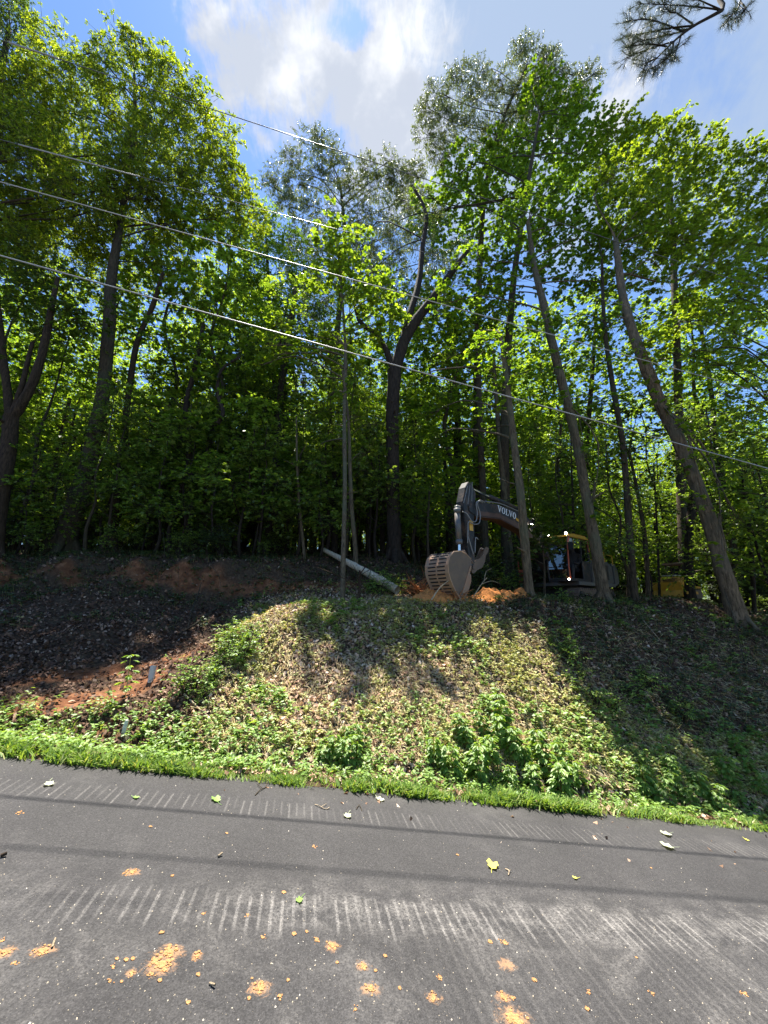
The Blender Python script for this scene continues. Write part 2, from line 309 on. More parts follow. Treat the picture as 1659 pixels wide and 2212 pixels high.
def make_terrain():
    def axis(segs):
        out = []
        for a, b, st in segs: out.append(np.arange(a, b, st))
        return np.concatenate(out)
    X = axis([(-160, -40, 8), (-40, -14, 1.0), (-14, 18, .11), (18, 45, 1.0), (45, 165, 8)])
    Y = axis([(-60, -4, 4), (-4, 4.0, .5), (4.0, 15, .10), (15, 30, .4), (30, 60, 2), (60, 200, 10)])
    gx, gy = np.meshgrid(X, Y); x = gx.ravel(); y = gy.ravel(); z = height(x, y)
    nx, ny = len(X), len(Y); i = np.arange(nx * ny).reshape(ny, nx)
    F = np.stack([i[:-1, :-1], i[:-1, 1:], i[1:, 1:], i[1:, :-1]], -1).reshape(-1, 4)
    # bare clay: the rutted track, the lip of the cut bank, the dug hole
    m = np.zeros(len(x))
    def spot(px, py, Yd, r, amp=1.0):
        p = P(px, py, Yd); return amp * np.exp(-(((x - p[0]) ** 2 + (y - p[1]) ** 2) / (r * r)))
    for a in ((0, 1560, 6.1, .34), (60, 1545, 6.35, .34), (130, 1530, 6.6, .32), (200, 1512, 6.9, .3), (270, 1490, 7.3, .3), (330, 1470, 7.7, .3), (400, 1430, 8.5, .3), (460, 1400, 9.1, .3), (500, 1380, 9.6, .3),
              (0, 1505, 7.0, .18), (60, 1490, 7.2, .2), (120, 1478, 7.4, .2), (180, 1465, 7.6, .25), (250, 1450, 7.9, .3), (330, 1435, 8.3, .25),
              (960, 1295, 11.6, .5), (1050, 1285, 12.2, .8), (1120, 1280, 12.8, .6), (1060, 1310, 11.1, .45, .8), (1010, 1330, 10.6, .4, .6), (930, 1300, 11.2, .4), (1130, 1305, 11.6, .35, .7),
              (960, 1440, 8.6, .28, .6), (930, 1560, 7.4, .22, .6), (1120, 1430, 9.2, .3, .5), (215, 1590, 6.1, .3, .6), (1180, 1290, 13.5, .7, .6)):
        m += spot(*a)
    lip = np.exp(-((y - 12.25 - .12 * np.clip((x + 6) / 5, 0, 1) * 2 ) / .24) ** 2) * (x < -.2) * 1.25
    m = np.clip(m + lip * (.75 + 1.0 * fbm(x * 1.3, y * 1.3, 3, 5)) + fbm(x * 3, y * 3, 3, 31) * .35, 0, 1)
    me = npmesh('ground', np.c_[x, y, z], [F], M['soil'], True)
    at = me.attributes.new('clay', 'FLOAT', 'POINT'); at.data.foreach_set('value', m.astype(np.float32))
    o = link('ground', me); tag(o, kind='structure')
def soil():
    m, t, out = newmat('soil'); L = t.links.new
    b = N(t, 'ShaderNodeBsdfPrincipled'); b.inputs['Roughness'].default_value = .95; b.inputs['Specular IOR Level'].default_value = .1
    tc = N(t, 'ShaderNodeTexCoord')
    n1 = N(t, 'ShaderNodeTexNoise', inp={'Scale': 14.0, 'Detail': 8.0, 'Roughness': .75}); L(tc.outputs['Object'], n1.inputs['Vector'])
    n2 = N(t, 'ShaderNodeTexNoise', inp={'Scale': 5.0, 'Detail': 6.0, 'Roughness': .6}); L(tc.outputs['Object'], n2.inputs['Vector'])
    a = ramp(t, [(.3, (.025, .017, .011)), (.5, (.07, .045, .028)), (.62, (.12, .085, .05)), (.75, (.2, .15, .09))], n1.outputs['Fac'])
    c = ramp(t, [(.3, (.075, .032, .018)), (.5, (.17, .072, .034)), (.7, (.31, .15, .075))], n2.outputs['Fac'])
    at = N(t, 'ShaderNodeAttribute', attribute_name='clay'); mr = N(t, 'ShaderNodeMapRange', inp={'From Min': .25, 'From Max': .7}); L(at.outputs['Fac'], mr.inputs['Value'])
    mx = N(t, 'ShaderNodeMix', data_type='RGBA'); L(mr.outputs[0], mx.inputs[0]); L(a, mx.inputs[6]); L(c, mx.inputs[7]); L(mx.outputs[2], b.inputs['Base Color'])
    bp = N(t, 'ShaderNodeBump', inp={'Strength': .8, 'Distance': .05}); L(n1.outputs['Fac'], bp.inputs['Height']); L(bp.outputs[0], b.inputs['Normal'])
    L(b.outputs[0], out.inputs[0]); return m
M['soil'] = soil()
make_terrain()

# ------------------------------------------------------------------ road
def asphalt():
    m, t, out = newmat('asphalt'); L = t.links.new
    b = N(t, 'ShaderNodeBsdfPrincipled'); b.inputs['Roughness'].default_value = .82; b.inputs['Specular IOR Level'].default_value = .35
    uvn = N(t, 'ShaderNodeUVMap', uv_map='road'); sep = N(t, 'ShaderNodeSeparateXYZ'); L(uvn.outputs[0], sep.inputs[0])
    U, V = sep.outputs[0], sep.outputs[1]
    def m2(op, a, bb, cl=False, c=None):
        n = N(t, 'ShaderNodeMath', operation=op, use_clamp=cl)
        for i, q in enumerate((a, bb) + ((c,) if c is not None else ())):
            if isinstance(q, (int, float)): n.inputs[i].default_value = q
            elif q is not None: L(q, n.inputs[i])
        return n.outputs[0]
    def noise(sc_, det=6, rough=.6, vec=None, dist=0):
        n = N(t, 'ShaderNodeTexNoise', inp={'Scale': sc_, 'Detail': float(det), 'Roughness': rough, 'Distortion': dist}); L(vec or uvn.outputs[0], n.inputs['Vector']); return n.outputs['Fac']
    def mrange(v, a, bb, c=0, d=1, sm=True):
        n = N(t, 'ShaderNodeMapRange'); n.interpolation_type = 'SMOOTHSTEP' if sm else 'LINEAR'
        n.inputs['From Min'].default_value = a; n.inputs['From Max'].default_value = bb; n.inputs['To Min'].default_value = c; n.inputs['To Max'].default_value = d; L(v, n.inputs['Value']); return n.outputs[0]
    grit = N(t, 'ShaderNodeTexVoronoi', inp={'Scale': 120.0}); L(uvn.outputs[0], grit.inputs['Vector'])
    g2 = noise(220, 3, .7)
    base = ramp(t, [(.0, (.013, .0122, .0126)), (.5, (.033, .031, .031)), (.85, (.054, .051, .051)), (1, (.14, .13, .12))], m2('ADD', m2('MULTIPLY', grit.outputs['Color'], .75), m2('MULTIPLY', g2, .35)))
    big = mrange(noise(.7, 5, .6), .3, .7, .85, 1.15)
    mul = N(t, 'ShaderNodeMix', data_type='RGBA', blend_type='MULTIPLY'); mul.inputs[0].default_value = 1; L(base, mul.inputs[6])
    cb = N(t, 'ShaderNodeCombineColor'); L(big, cb.inputs[0]); L(big, cb.inputs[1]); L(big, cb.inputs[2]); L(cb.outputs[0], mul.inputs[7]); col = mul.outputs[2]
    def band(v0, v1, soft): return m2('MULTIPLY', mrange(V, v0 - soft, v0 + soft), mrange(V, v1 + soft, v1 - soft))
    def grouser(period, width, v0, v1, soft, seed, thr, offs=0):
        sv = N(t, 'ShaderNodeCombineXYZ'); L(m2('MULTIPLY', U, 1.0), sv.inputs[0]); sv.inputs[1].default_value = seed
        wob = m2('MULTIPLY', noise(1.1, 3, .5, sv.outputs[0]), .25)
        ph = m2('FRACT', m2('ADD', m2('DIVIDE', U, period), wob), 0)
        tri = m2('ABSOLUTE', m2('SUBTRACT', ph, .5), 0)
        st = mrange(tri, width, width * .35)
        cell = m2('FLOOR', m2('ADD', m2('DIVIDE', U, period), wob), 0)
        wn = N(t, 'ShaderNodeTexWhiteNoise', noise_dimensions='2D'); cv = N(t, 'ShaderNodeCombineXYZ'); L(cell, cv.inputs[0]); cv.inputs[1].default_value = seed; L(cv.outputs[0], wn.inputs['Vector'])
        jit = m2('MULTIPLY', m2('SUBTRACT', wn.outputs['Value'], .5), .12)
        Vj = m2('ADD', V, jit)
        bd = m2('MULTIPLY', mrange(Vj, v0 - soft, v0 + soft), mrange(Vj, v1 + soft * .6, v1 - soft * .6))
        keep = mrange(noise(1.3, 3, .6, sv.outputs[0]), thr - .1, thr + .12)
        vary = mrange(wn.outputs['Value'], 0, .8, .25, 1)
        rough = mrange(noise(60, 4, .8), .38, .58)
        return m2('MULTIPLY', m2('MULTIPLY', m2('MULTIPLY', st, bd), m2('MULTIPLY', keep, vary)), rough)
    sidefade = mrange(U, -1.9, -.9, .15, 1)
    g_a = grouser(.082, .17, -.82, -.52, .035, 3.0, .42)
    g_b = grouser(.080, .20, -2.30, -1.98, .06, 8.0, .30)
    g_c = m2('MULTIPLY', grouser(.080, .26, -3.2, -2.2, .3, 8.0, .36), mrange(U, .3, 1.6))
    # pale dust rubbed on along the wheel and track lines
    dst = m2('MULTIPLY', band(-3.3, -1.9, .45), mrange(noise(1.6, 7, .75, None, 1.0), .45, .75))
    dst2 = m2('MULTIPLY', band(-2.3, -1.8, .12), m2('MULTIPLY', mrange(U, -1.2, .3), mrange(noise(5, 6, .75), .4, .62)))
    fine = mrange(noise(45, 4, .8), .35, .65)
    dust = m2('MULTIPLY', m2('ADD', m2('MULTIPLY', dst, .55), m2('MULTIPLY', dst2, .6)), fine)
    dust3 = m2('MULTIPLY', mrange(noise(1.1, 6, .7, None, .6), .52, .72), m2('MULTIPLY', fine, .22))
    tot = m2('ADD', m2('ADD', m2('MULTIPLY', g_a, .45), m2('ADD', m2('MULTIPLY', m2('MULTIPLY', g_b, sidefade), .62), m2('MULTIPLY', g_c, .16))), m2('ADD', dust, dust3), True)
    mx = N(t, 'ShaderNodeMix', data_type='RGBA'); L(tot, mx.inputs[0]); L(col, mx.inputs[6]); mx.inputs[7].default_value = (.22, .205, .19, 1); col = mx.outputs[2]
    # dark scuffed line beside the near track
    dk = m2('MULTIPLY', band(-1.93, -1.80, .05), mrange(noise(2.5, 6, .7), .4, .6, 0, .45))
    mx2 = N(t, 'ShaderNodeMix', data_type='RGBA'); L(dk, mx2.inputs[0]); L(col, mx2.inputs[6]); mx2.inputs[7].default_value = (.02, .019, .02, 1); col = mx2.outputs[2]
    stain = None
    for a, bb, w_ in [(733,733,75),(690,790,85),(180,725,62),(20,730,52),(1125,885,62),(1435,700,46),(1600,890,56),(1567,787,46),(2174,925,44),(2220,1015,100),(850,747,34),(567,818,34),(570,382,50),(1874,925,44),(2189,783,60)]:
        q = road_hit(a * .5, 1693.5 + bb * .5); uu, vv = uv(q[0], q[1]); rad = w_ * .5 / 829.5 * math.hypot(q[1], 2.3) * .8
        mp_ = N(t, 'ShaderNodeMapping'); mp_.inputs['Location'].default_value = (-uu / rad, -vv / (rad * .8), 0); mp_.inputs['Scale'].default_value = (1 / rad, 1 / (rad * .8), 1); L(uvn.outputs[0], mp_.inputs[0])
        ln = N(t, 'ShaderNodeVectorMath', operation='LENGTH'); L(mp_.outputs[0], ln.inputs[0]); o_ = mrange(ln.outputs['Value'], 1.2, .1); stain = o_ if stain is None else m2('MAXIMUM', stain, o_)
    stn = mrange(m2('ADD', stain, m2('MULTIPLY', m2('SUBTRACT', noise(17, 9, .8, None, 1.5), .5), 3.4)), .5, 1.1, 0, .7)
    mx3 = N(t, 'ShaderNodeMix', data_type='RGBA'); L(stn, mx3.inputs[0]); L(col, mx3.inputs[6]); mx3.inputs[7].default_value = (.36, .20, .10, 1); col = mx3.outputs[2]
    L(col, b.inputs['Base Color'])
    bp = N(t, 'ShaderNodeBump', inp={'Strength': .55, 'Distance': .006}); L(m2('ADD', grit.outputs['Distance'], g2), bp.inputs['Height']); L(bp.outputs[0], b.inputs['Normal'])
    L(b.outputs[0], out.inputs[0]); return m
M['asphalt'] = asphalt()
def xy(u, v): return u * UX - (v + D0) * UY, u * UY + (v + D0) * UX
def make_road():
    U = np.concatenate([np.arange(-90, -10, 4), np.arange(-10, 14, .12), np.arange(14, 90, 4)]); Vv = np.array([0, -.02, -.5, -2, -4, -6, -7.6])
    gu, gv = np.meshgrid(U, Vv); u, v = gu.ravel(), gv.ravel()
    edge = (v > -.1) * (fbm(u * 1.7, u * 0, 4, 2) * .12); v2 = v + edge
    x, y = xy(u, v2); z = rplane(x, y) + .004 - .05 * (v > -.01) - .012 * ((v + 3.8) / 3.8) ** 2
    nu = len(U); i = np.arange(len(u)).reshape(len(Vv), nu)
    F = np.stack([i[:-1, :-1], i[1:, :-1], i[1:, 1:], i[:-1, 1:]], -1).reshape(-1, 4)
    me = npmesh('road', np.c_[x, y, z], [F], M['asphalt'], True)
    ul = me.uv_layers.new(name='road'); li = np.empty(len(me.loops), dtype=np.int32); me.loops.foreach_get('vertex_index', li)
    ul.data.foreach_set('uv', np.c_[u, v2][li].astype(np.float32).ravel())
    tag(link('road', me), kind='structure')
make_road()
def on_road(px, py):
    p = road_hit(px, py); return p[0], p[1], float(rplane(p[0], p[1]) + .004 - .012 * ((uv(p[0], p[1])[1] + 3.8) / 3.8) ** 2)

# ------------------------------------------------------------------ leaves
T_OVAL = (np.array([[0, 0, 0], [.45, .26, .06], [1, 0, -.05], [.45, -.26, .06]]), [[0, 1, 2], [0, 2, 3]])
T_LONG = (np.array([[0, 0, 0], [.35, .13, .05], [.75, .12, .02], [1, 0, -.12], [.75, -.12, .02], [.35, -.13, .05]]), [[0, 1, 2, 3], [0, 3, 4, 5]])
T_TULIP = (np.array([[0, 0, 0], [.05, .32, .04], [.42, .30, .05], [.52, .46, .04], [.95, .30, -.02], [.82, 0, 0], [.95, -.30, -.02], [.52, -.46, .04], [.42, -.30, .05], [.05, -.32, .04]]),
           [[0, 1, 2, 3, 4, 5], [0, 5, 6, 7, 8, 9]])
T_MAPLE = (np.array([[0, 0, 0], [-.05, .35, .04], [.3, .28, .04], [.55, .5, .02], [.6, .2, .03], [1, 0, -.06], [.6, -.2, .03], [.55, -.5, .02], [.3, -.28, .04], [-.05, -.35, .04]]),
           [[0, 1, 2, 3, 4, 5], [0, 5, 6, 7, 8, 9]])
T_BLADE = (np.array([[0, .05, 0], [.55, .04, .0], [1, 0, -.12], [.55, -.04, 0], [0, -.05, 0]]), [[0, 1, 2, 3, 4]])
def leaves_mesh(name, tmpl, pos, d, nrm, size, mat, extra=None):
    tv, tf = tmpl; n = len(pos)
    d = unit(d); s = unit(np.cross(nrm, d)); nn = np.cross(d, s)
    size = np.broadcast_to(np.asarray(size, float), (n,))[:, None, None]
    V = pos[:, None] + size * (d[:, None] * tv[None, :, 0:1] + s[:, None] * tv[None, :, 1:2] + nn[:, None] * tv[None, :, 2:3])
    k = len(tv); F = []
    for ln in sorted(set(len(f) for f in tf)):
        ff = np.array([f for f in tf if len(f) == ln]); F.append((np.arange(n)[:, None, None] * k + ff[None]).reshape(-1, ln))
    V = V.reshape(-1, 3); mats = [mat]; mi = [np.zeros(sum(len(f) for f in F), int)]
    if extra is not None:
        ev, ef, em = extra; F = F + [ef + len(V)]; V = np.r_[V, ev]; mats.append(em); mi.append(np.ones(len(ef), int))
        order = None
    return npmesh(name, V, F, mats, False, np.concatenate(mi))
def twigs(p0, p1, r):
    """thin three sided twigs"""
    n = len(p0); d = unit(p1 - p0); a = unit(np.cross(d, np.array([.3, .2, 1.0]))); b = np.cross(d, a)
    ring = [a, -.5 * a + .87 * b, -.5 * a - .87 * b]
    V = np.stack([p0 + q * r for q in ring] + [p1 + q * r * .4 for q in ring], 1).reshape(-1, 3)
    f = np.array([[0, 1, 4, 3], [1, 2, 5, 4], [2, 0, 3, 5]]); F = (np.arange(n)[:, None, None] * 6 + f[None]).reshape(-1, 4)
    return V, F
def spray_leaves(cent, axis, m, tl, style, rng, droop=.15):
    """m leaves along each twig (cent, axis)"""
    n = len(cent); t = rng.uniform(.15, 1, (n, m)); 
    side = unit(np.cross(axis, np.array([0, 0, 1.0])) + 1e-6)
    az = rng.uniform(-1, 1, (n, m)); 
    if style == 'whorl': t = rng.uniform(.7, 1, (n, m))
    base = cent[:, None] + axis[:, None] * (t * tl)[..., None] + np.array([0, 0, -droop]) * (t ** 2 * tl)[..., None]
    ld = axis[:, None] * rng.uniform(.1, .9, (n, m))[..., None] + side[:, None] * (np.sign(az) * (.4 + abs(az)))[..., None]
    ld = ld + rng.normal(0, .22, (n, m, 3)) + np.array([0, 0, -.25])
    if style == 'hang': ld = ld * .5 + np.array([0, 0, -.8]) + rng.normal(0, .3, (n, m, 3))
    if style == 'whorl': ld = ld + rng.normal(0, .5, (n, m, 3))
    nr = np.array([0, 0, 1.0]) + rng.normal(0, .42 if style != 'hang' else 1.2, (n, m, 3))
    return base.reshape(-1, 3), ld.reshape(-1, 3), nr.reshape(-1, 3)
DENS = 5.0
def crown(name, lobes, mat, tmpl, size, per_m2, m, tl, style, seed, parent, twigmat=None, flat=.8, hollow=.35, bark=None):
    """lobes: (centre, radius). Leaf sprays fill every lobe, denser to its outside."""
    rng = np.random.default_rng(seed); cs = []; ax = []
    for c, r in lobes:
        n = max(3, int(per_m2 * DENS * r * r)); dr = unit(rng.normal(0, 1, (n, 3))); rr = (hollow ** 3 + (1 - hollow ** 3) * rng.uniform(0, 1, n)) ** (1 / 3)
        # ragged border: sub-clumps stick out of or fall short of the lobe
        k = max(6, int(9 * r)); sd = unit(rng.normal(0, 1, (k, 3))); so = rng.uniform(.5, 1.42, k); near = np.argmax(dr @ sd.T, 1); gone = (rng.uniform(0, 1, k) < .16)[near] & (rr > .55)
        dr, rr, near = dr[~gone], rr[~gone], near[~gone]; n = len(dr)
        p = dr * (rr * so[near])[:, None] * r; p[:, 2] *= flat
        cs.append(np.asarray(c) + p); a = unit(dr * np.array([1, 1, .45]) + rng.normal(0, .35, (n, 3)) + np.array([0, 0, .1])); ax.append(a)
    cs = np.concatenate(cs); ax = np.concatenate(ax)
    pos, d, nr = spray_leaves(cs, ax, m, tl, style, rng)
    sz = .86 * size * rng.uniform(.6, 1.25, len(pos))
    ex = None
    if bark is not None:
        tv, tf = twigs(cs - ax * tl * .4, cs + ax * tl * .9, max(.004, size * .045)); ex = (tv, tf, bark)
    me = leaves_mesh(name, tmpl, pos, d, nr, sz, mat, ex)
    return link(name, me, parent) if parent is not None or True else me
def smooth_poly(pts, rs, k=4):
    """Catmull-Rom through the points"""
    pts = [np.asarray(p, float) for p in pts]; out = []; ro = []
    for i in range(len(pts) - 1):
        a = pts[max(i - 1, 0)]; b = pts[i]; c = pts[i + 1]; d = pts[min(i + 2, len(pts) - 1)]
        for j in range(k):
            t = j / k; out.append(.5 * (2 * b + (c - a) * t + (2 * a - 5 * b + 4 * c - d) * t * t + (3 * b - a - 3 * c + d) * t ** 3)); ro.append(rs[i] * (1 - t) + rs[i + 1] * t)
    out.append(pts[-1]); ro.append(rs[-1]); return out, ro
class Wood:
    def __init__(s, seed=0): s.V = []; s.F = []; s.n = 0; s.rng = np.random.default_rng(seed)
    def limb(s, pts, rs, sides=8, k=4, lump=.10):
        pts, rs = smooth_poly(pts, rs, k); pts = np.array(pts); rs = np.array(rs); n = len(pts)
        t = unit(np.gradient(pts, axis=0)); ref = np.array([.13, .31, .94]) if abs(t[0][2]) < .8 else np.array([1, .12, .05])
        a = unit(np.cross(t, ref)); b = np.cross(t, a); th = np.linspace(0, 2 * math.pi, sides, endpoint=False)
        rr = rs[:, None] * (1 + lump * s.rng.normal(0, 1, (n, sides)) * .6 + lump * np.sin(th * 2 + s.rng.uniform(0, 6))[None])
        V = pts[:, None] + rr[..., None] * (a[:, None] * np.cos(th)[None, :, None] + b[:, None] * np.sin(th)[None, :, None])
        i = np.arange(n * sides).reshape(n, sides); j = np.roll(i, -1, axis=1)
        s.F.append(np.stack([i[:-1], j[:-1], j[1:], i[1:]], -1).reshape(-1, 4) + s.n); s.V.append(V.reshape(-1, 3)); s.n += n * sides
    def build(s, name, mat, parent=None):
        return link(name, npmesh(name, np.concatenate(s.V), [np.concatenate(s.F)], mat, True), parent)

def limbs_to(w, trunk_pts, trunk_rs, lobes, rng, r0=.5, lo=.3, extra=()):
    """a limb from the trunk to each lobe, with forks inside the lobe"""
    tp, tr = smooth_poly(trunk_pts, trunk_rs, 6); tp = np.array(tp); tr = np.array(tr)
    nk = int(len(tp) * lo)
    for ep, er in extra:
        q, qr = smooth_poly(ep, er, 4); tp = np.r_[tp, np.array(q)]; tr = np.r_[tr, np.array(qr)]
    for c, r in lobes:
        c = np.asarray(c, float)
        # leave the trunk below the lobe
        cost = np.linalg.norm(tp - (c - np.array([0, 0, 1.0]) * np.linalg.norm((c - tp.mean(0))[:2]) * .5), axis=1)
        cost[:nk] += 50; k = int(np.argmin(cost)); a = tp[k]
        L_ = np.linalg.norm(c - a); rad = max(.010, min(tr[k] * .55, .007 * L_ + .012))
        mid = a * .45 + c * .55 + rng.normal(0, .08, 3) * L_ + np.array([0, 0, .1 * L_])
        w.limb([a, a * .8 + mid * .2 + np.array([0, 0, .03 * L_]), mid, c], [rad, rad * .85, rad * .6, rad * .28], 6, 3)
        for q in range(4):
            e = c + unit(rng.normal(0, 1, 3)) * r * .85; w.limb([mid * .4 + c * .6, (c + e) / 2 + rng.normal(0, .06, 3) * r, e], [rad * .35, rad * .22, rad * .08], 4, 2)

def hero(name, label, cat, trunk, bark, lobes, leaf, tmpl, size, dens, m, tl, style, seed, forks=(), Yb=None, base=None, flat=.8, hollow=.35, group=None, lo=.3, twig=True):
    """trunk: list of (px, py, Y, width px); lobes: (px, py, Y, radius px)"""
    tp = [P(a, b, y) for a, b, y, w in trunk]; tr = [w / 2 * RAD(a, b, y) for a, b, y, w in trunk]
    g = hz(tp[0][0], tp[0][1]); b0 = np.array([tp[0][0], tp[0][1], min(g, tp[0][2]) - .15])
    e = empty(name, tuple(b0)); org = b0
    w = Wood(seed)
    T = [b0] + [p for p in tp[0:]]; Rr = [tr[0] * 1.35] + tr
    T = [t - org for t in T]
    w.limb(T, Rr, 12, 4)
    rng = np.random.default_rng(seed + 5)
    for q in range(5):                                                   # root flare
        an = q * 1.256 + rng.uniform(-.3, .3); dx = np.array([math.cos(an), math.sin(an), 0])
        w.limb([T[0] + dx * tr[0] * .5 + np.array([0, 0, tr[0] * 2.2]), T[0] + dx * tr[0] * 1.2 + np.array([0, 0, tr[0] * .8]), T[0] + dx * tr[0] * 2.1 - np.array([0, 0, .1])], [tr[0] * .45, tr[0] * .42, tr[0] * .25], 6, 3)
    for q in range(4):
        k = int(rng.integers(1, len(T) - 1)); f = rng.uniform(); c = T[k] * (1 - f) + T[k + 1] * f; an = rng.uniform(0, 6.28); r_ = Rr[k]; dv = np.array([math.cos(an), math.sin(an), rng.uniform(.1, .6)]); ln = r_ + rng.uniform(.08, .5)
        w.limb([c, c + dv * ln * .6, c + dv * ln + rng.normal(0, .03, 3)], [r_ * .28, r_ * .2, r_ * .1], 5, 2)
    for fk in forks:
        w.limb([P(a, b, y) - org for a, b, y, ww in fk], [ww / 2 * RAD(a, b, y) for a, b, y, ww in fk], 9, 4)
    LB = [(P(a, b, y) - org, r * RAD(a, b, y)) for a, b, y, r in lobes]
    limbs_to(w, T, Rr, LB, rng, lo=lo, extra=[([P(a, b, y) - org for a, b, y, ww in fk[1:]], [ww / 2 * RAD(a, b, y) for a, b, y, ww in fk[1:]]) for fk in forks])
    w.build('trunk', bark, e)
    crown('crown', LB, leaf, tmpl, size, dens, m, tl, style, seed, e, flat=flat, hollow=hollow, bark=bark if twig else None)
    tag(e, label, cat, group); return e

# ------------------------------------------------------------------ the trees one can tell apart
def Ls(Y, *abc): return [(a, b, Y + (dy if len(q) else 0), r) for a, b, r, *q in abc for dy in [q[0] if q else 0]]
hero('oak_tree', 'tall thick-trunked oak with yellow-green crown, second large trunk from the left edge', 'tree',
     [(138, 1180, 14.5, 44), (165, 1085, 14.5, 38), (192, 1000, 14.6, 33), (222, 850, 14.8, 27), (236, 700, 15, 24), (240, 610, 15.2, 20), (262, 470, 16, 14), (290, 300, 17, 9), (290, 160, 17.5, 5)], M['bark'],
     Ls(17.5, (120, 150, 62), (60, 230, 80, -1), (225, 150, 42), (262, 100, 34), (305, 110, 32), (350, 150, 34), (385, 195, 50), (420, 265, 55), (150, 250, 90), (280, 240, 85), (350, 330, 80), (465, 325, 50), (505, 385, 42), (440, 400, 70),
        (60, 360, 100, -1), (190, 400, 110, -1), (320, 460, 80, -.5), (400, 500, 60), (490, 460, 55), (130, 520, 95), (250, 560, 80), (380, 590, 65), (30, 480, 80), (525, 470, 40)), M['oak'], T_LONG, .25, 26, 9, .45, 'whorl', 11)
hero('oak_tree', 'large yellow-leaved oak leaning in from the left edge, its trunk outside the picture', 'tree',
     [(-160, 1180, 13, 46), (-120, 900, 13, 36), (-70, 600, 13.6, 28), (-30, 400, 14.2, 18), (10, 300, 14.5, 10)], M['bark'],
     Ls(14.5, (30, 300, 75), (90, 390, 85), (180, 440, 80), (-20, 420, 90), (260, 380, 60, .5), (300, 330, 45, 1), (20, 520, 80), (330, 410, 45, 1), (380, 380, 35, 1.4), (-60, 250, 90)), M['oak'], T_LONG, .2, 28, 8, .42, 'whorl', 12)
hero('dark_tree', 'dark dense treetop in the top left corner against the blue sky', 'tree',
     [(-70, 1180, 19, 30), (-50, 700, 19.5, 22), (-20, 300, 20, 14), (20, 60, 20.5, 8)], M['barkdark'],
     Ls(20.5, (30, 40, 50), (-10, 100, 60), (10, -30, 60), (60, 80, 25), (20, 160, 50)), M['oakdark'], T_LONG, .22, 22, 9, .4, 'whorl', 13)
hero('forked_tree', 'dark tree forking low into two leaning stems at the left edge of the picture', 'tree',
     [(-14, 1190, 12.9, 34), (2, 1060, 12.9, 33), (20, 960, 13, 30), (24, 900, 13, 30)], M['barkred'],
     Ls(13.5, (40, 640, 85), (130, 690, 70), (0, 790, 60), (215, 690, 60), (90, 580, 60)), M['oakdark'], T_MAPLE, .13, 16, 9, .45, 'flat', 14,
     forks=([(24, 905, 13, 18), (16, 850, 13, 15), (6, 760, 13, 12), (-5, 650, 13, 9)], [(24, 905, 13, 24), (60, 850, 13, 20), (90, 770, 13.1, 18), (110, 670, 13.2, 13), (125, 600, 13.3, 8)], [(26, 900, 13, 14), (48, 830, 13, 11), (70, 740, 13.2, 8)]))
hero('slim_tree', 'slim reddish-brown trunk just right of the thick oak trunk', 'tree',
     [(240, 1162, 15.5, 19), (248, 1080, 15.5, 17), (262, 990, 15.5, 16), (277, 860, 15.7, 14), (296, 740, 16, 12), (330, 660, 16, 11), (352, 590, 16, 8)], M['barkred'],
     Ls(17, (420, 640, 60), (340, 720, 60), (480, 690, 60), (300, 640, 50)), M['maple'], T_MAPLE, .15, 14, 9, .45, 'flat', 15)
hero('maple_tree', 'dark-leaved tree with crooked dark branches filling the gap left of the ivy trunk', 'tree',
     [(405, 1195, 16, 18), (410, 1060, 16, 16), (408, 960, 16, 15), (402, 880, 16, 13), (420, 800, 16, 11), (440, 700, 16, 9)], M['barkdark'],
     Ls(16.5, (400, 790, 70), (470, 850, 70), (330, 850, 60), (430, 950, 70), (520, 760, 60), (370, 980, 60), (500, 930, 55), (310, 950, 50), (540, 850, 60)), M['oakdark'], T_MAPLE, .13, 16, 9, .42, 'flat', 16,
     forks=([(470, 915, 15, 9), (482, 890, 15, 8), (470, 850, 15, 7), (478, 800, 15, 6), (520, 770, 15, 4)],))
hero('ivy_tree', 'straight trunk wrapped in dark ivy behind the shaded bank', 'tree',
     [(588, 1195, 18, 22), (594, 1040, 18, 22), (604, 930, 18, 21), (612, 800, 18.5, 17), (640, 620, 19, 11)], M['bark'],
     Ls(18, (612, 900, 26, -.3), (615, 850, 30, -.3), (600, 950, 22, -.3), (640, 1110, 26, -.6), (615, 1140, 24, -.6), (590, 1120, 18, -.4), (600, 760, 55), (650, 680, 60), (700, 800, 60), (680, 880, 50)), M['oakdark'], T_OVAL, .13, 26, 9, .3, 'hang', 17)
hero('tulip_sapling', 'slender pale sapling with bright yellow-green leaves rising from the top of the bank', 'sapling',
     [(740, 1293, 10.7, 13), (742, 1180, 11.2, 11), (745, 1050, 12, 10), (744, 900, 13.2, 9), (746, 750, 14.6, 7), (735, 600, 15.7, 5), (722, 470, 16.4, 3)], M['barkpale'],
     Ls(15.4, (722, 470, 20, .8), (738, 505, 28, .6), (700, 510, 24), (752, 545, 30), (716, 560, 32), (780, 520, 22), (690, 600, 32), (800, 585, 32), (745, 610, 38), (830, 640, 40), (780, 650, 40), (600, 700, 22), (640, 715, 28), (575, 742, 20), (600, 765, 24),
        (690, 725, 34), (745, 740, 38), (655, 765, 28), (800, 720, 34), (850, 690, 30), (700, 790, 26), (755, 800, 28), (640, 830, 18), (720, 850, 24), (690, 880, 22), (780, 860, 22), (560, 790, 16), (720, 950, 20), (700, 1000, 16), (760, 900, 20)), M['tulip'], T_TULIP, .2, 16, 7, .34, 'flat', 18, hollow=.1, lo=.25)
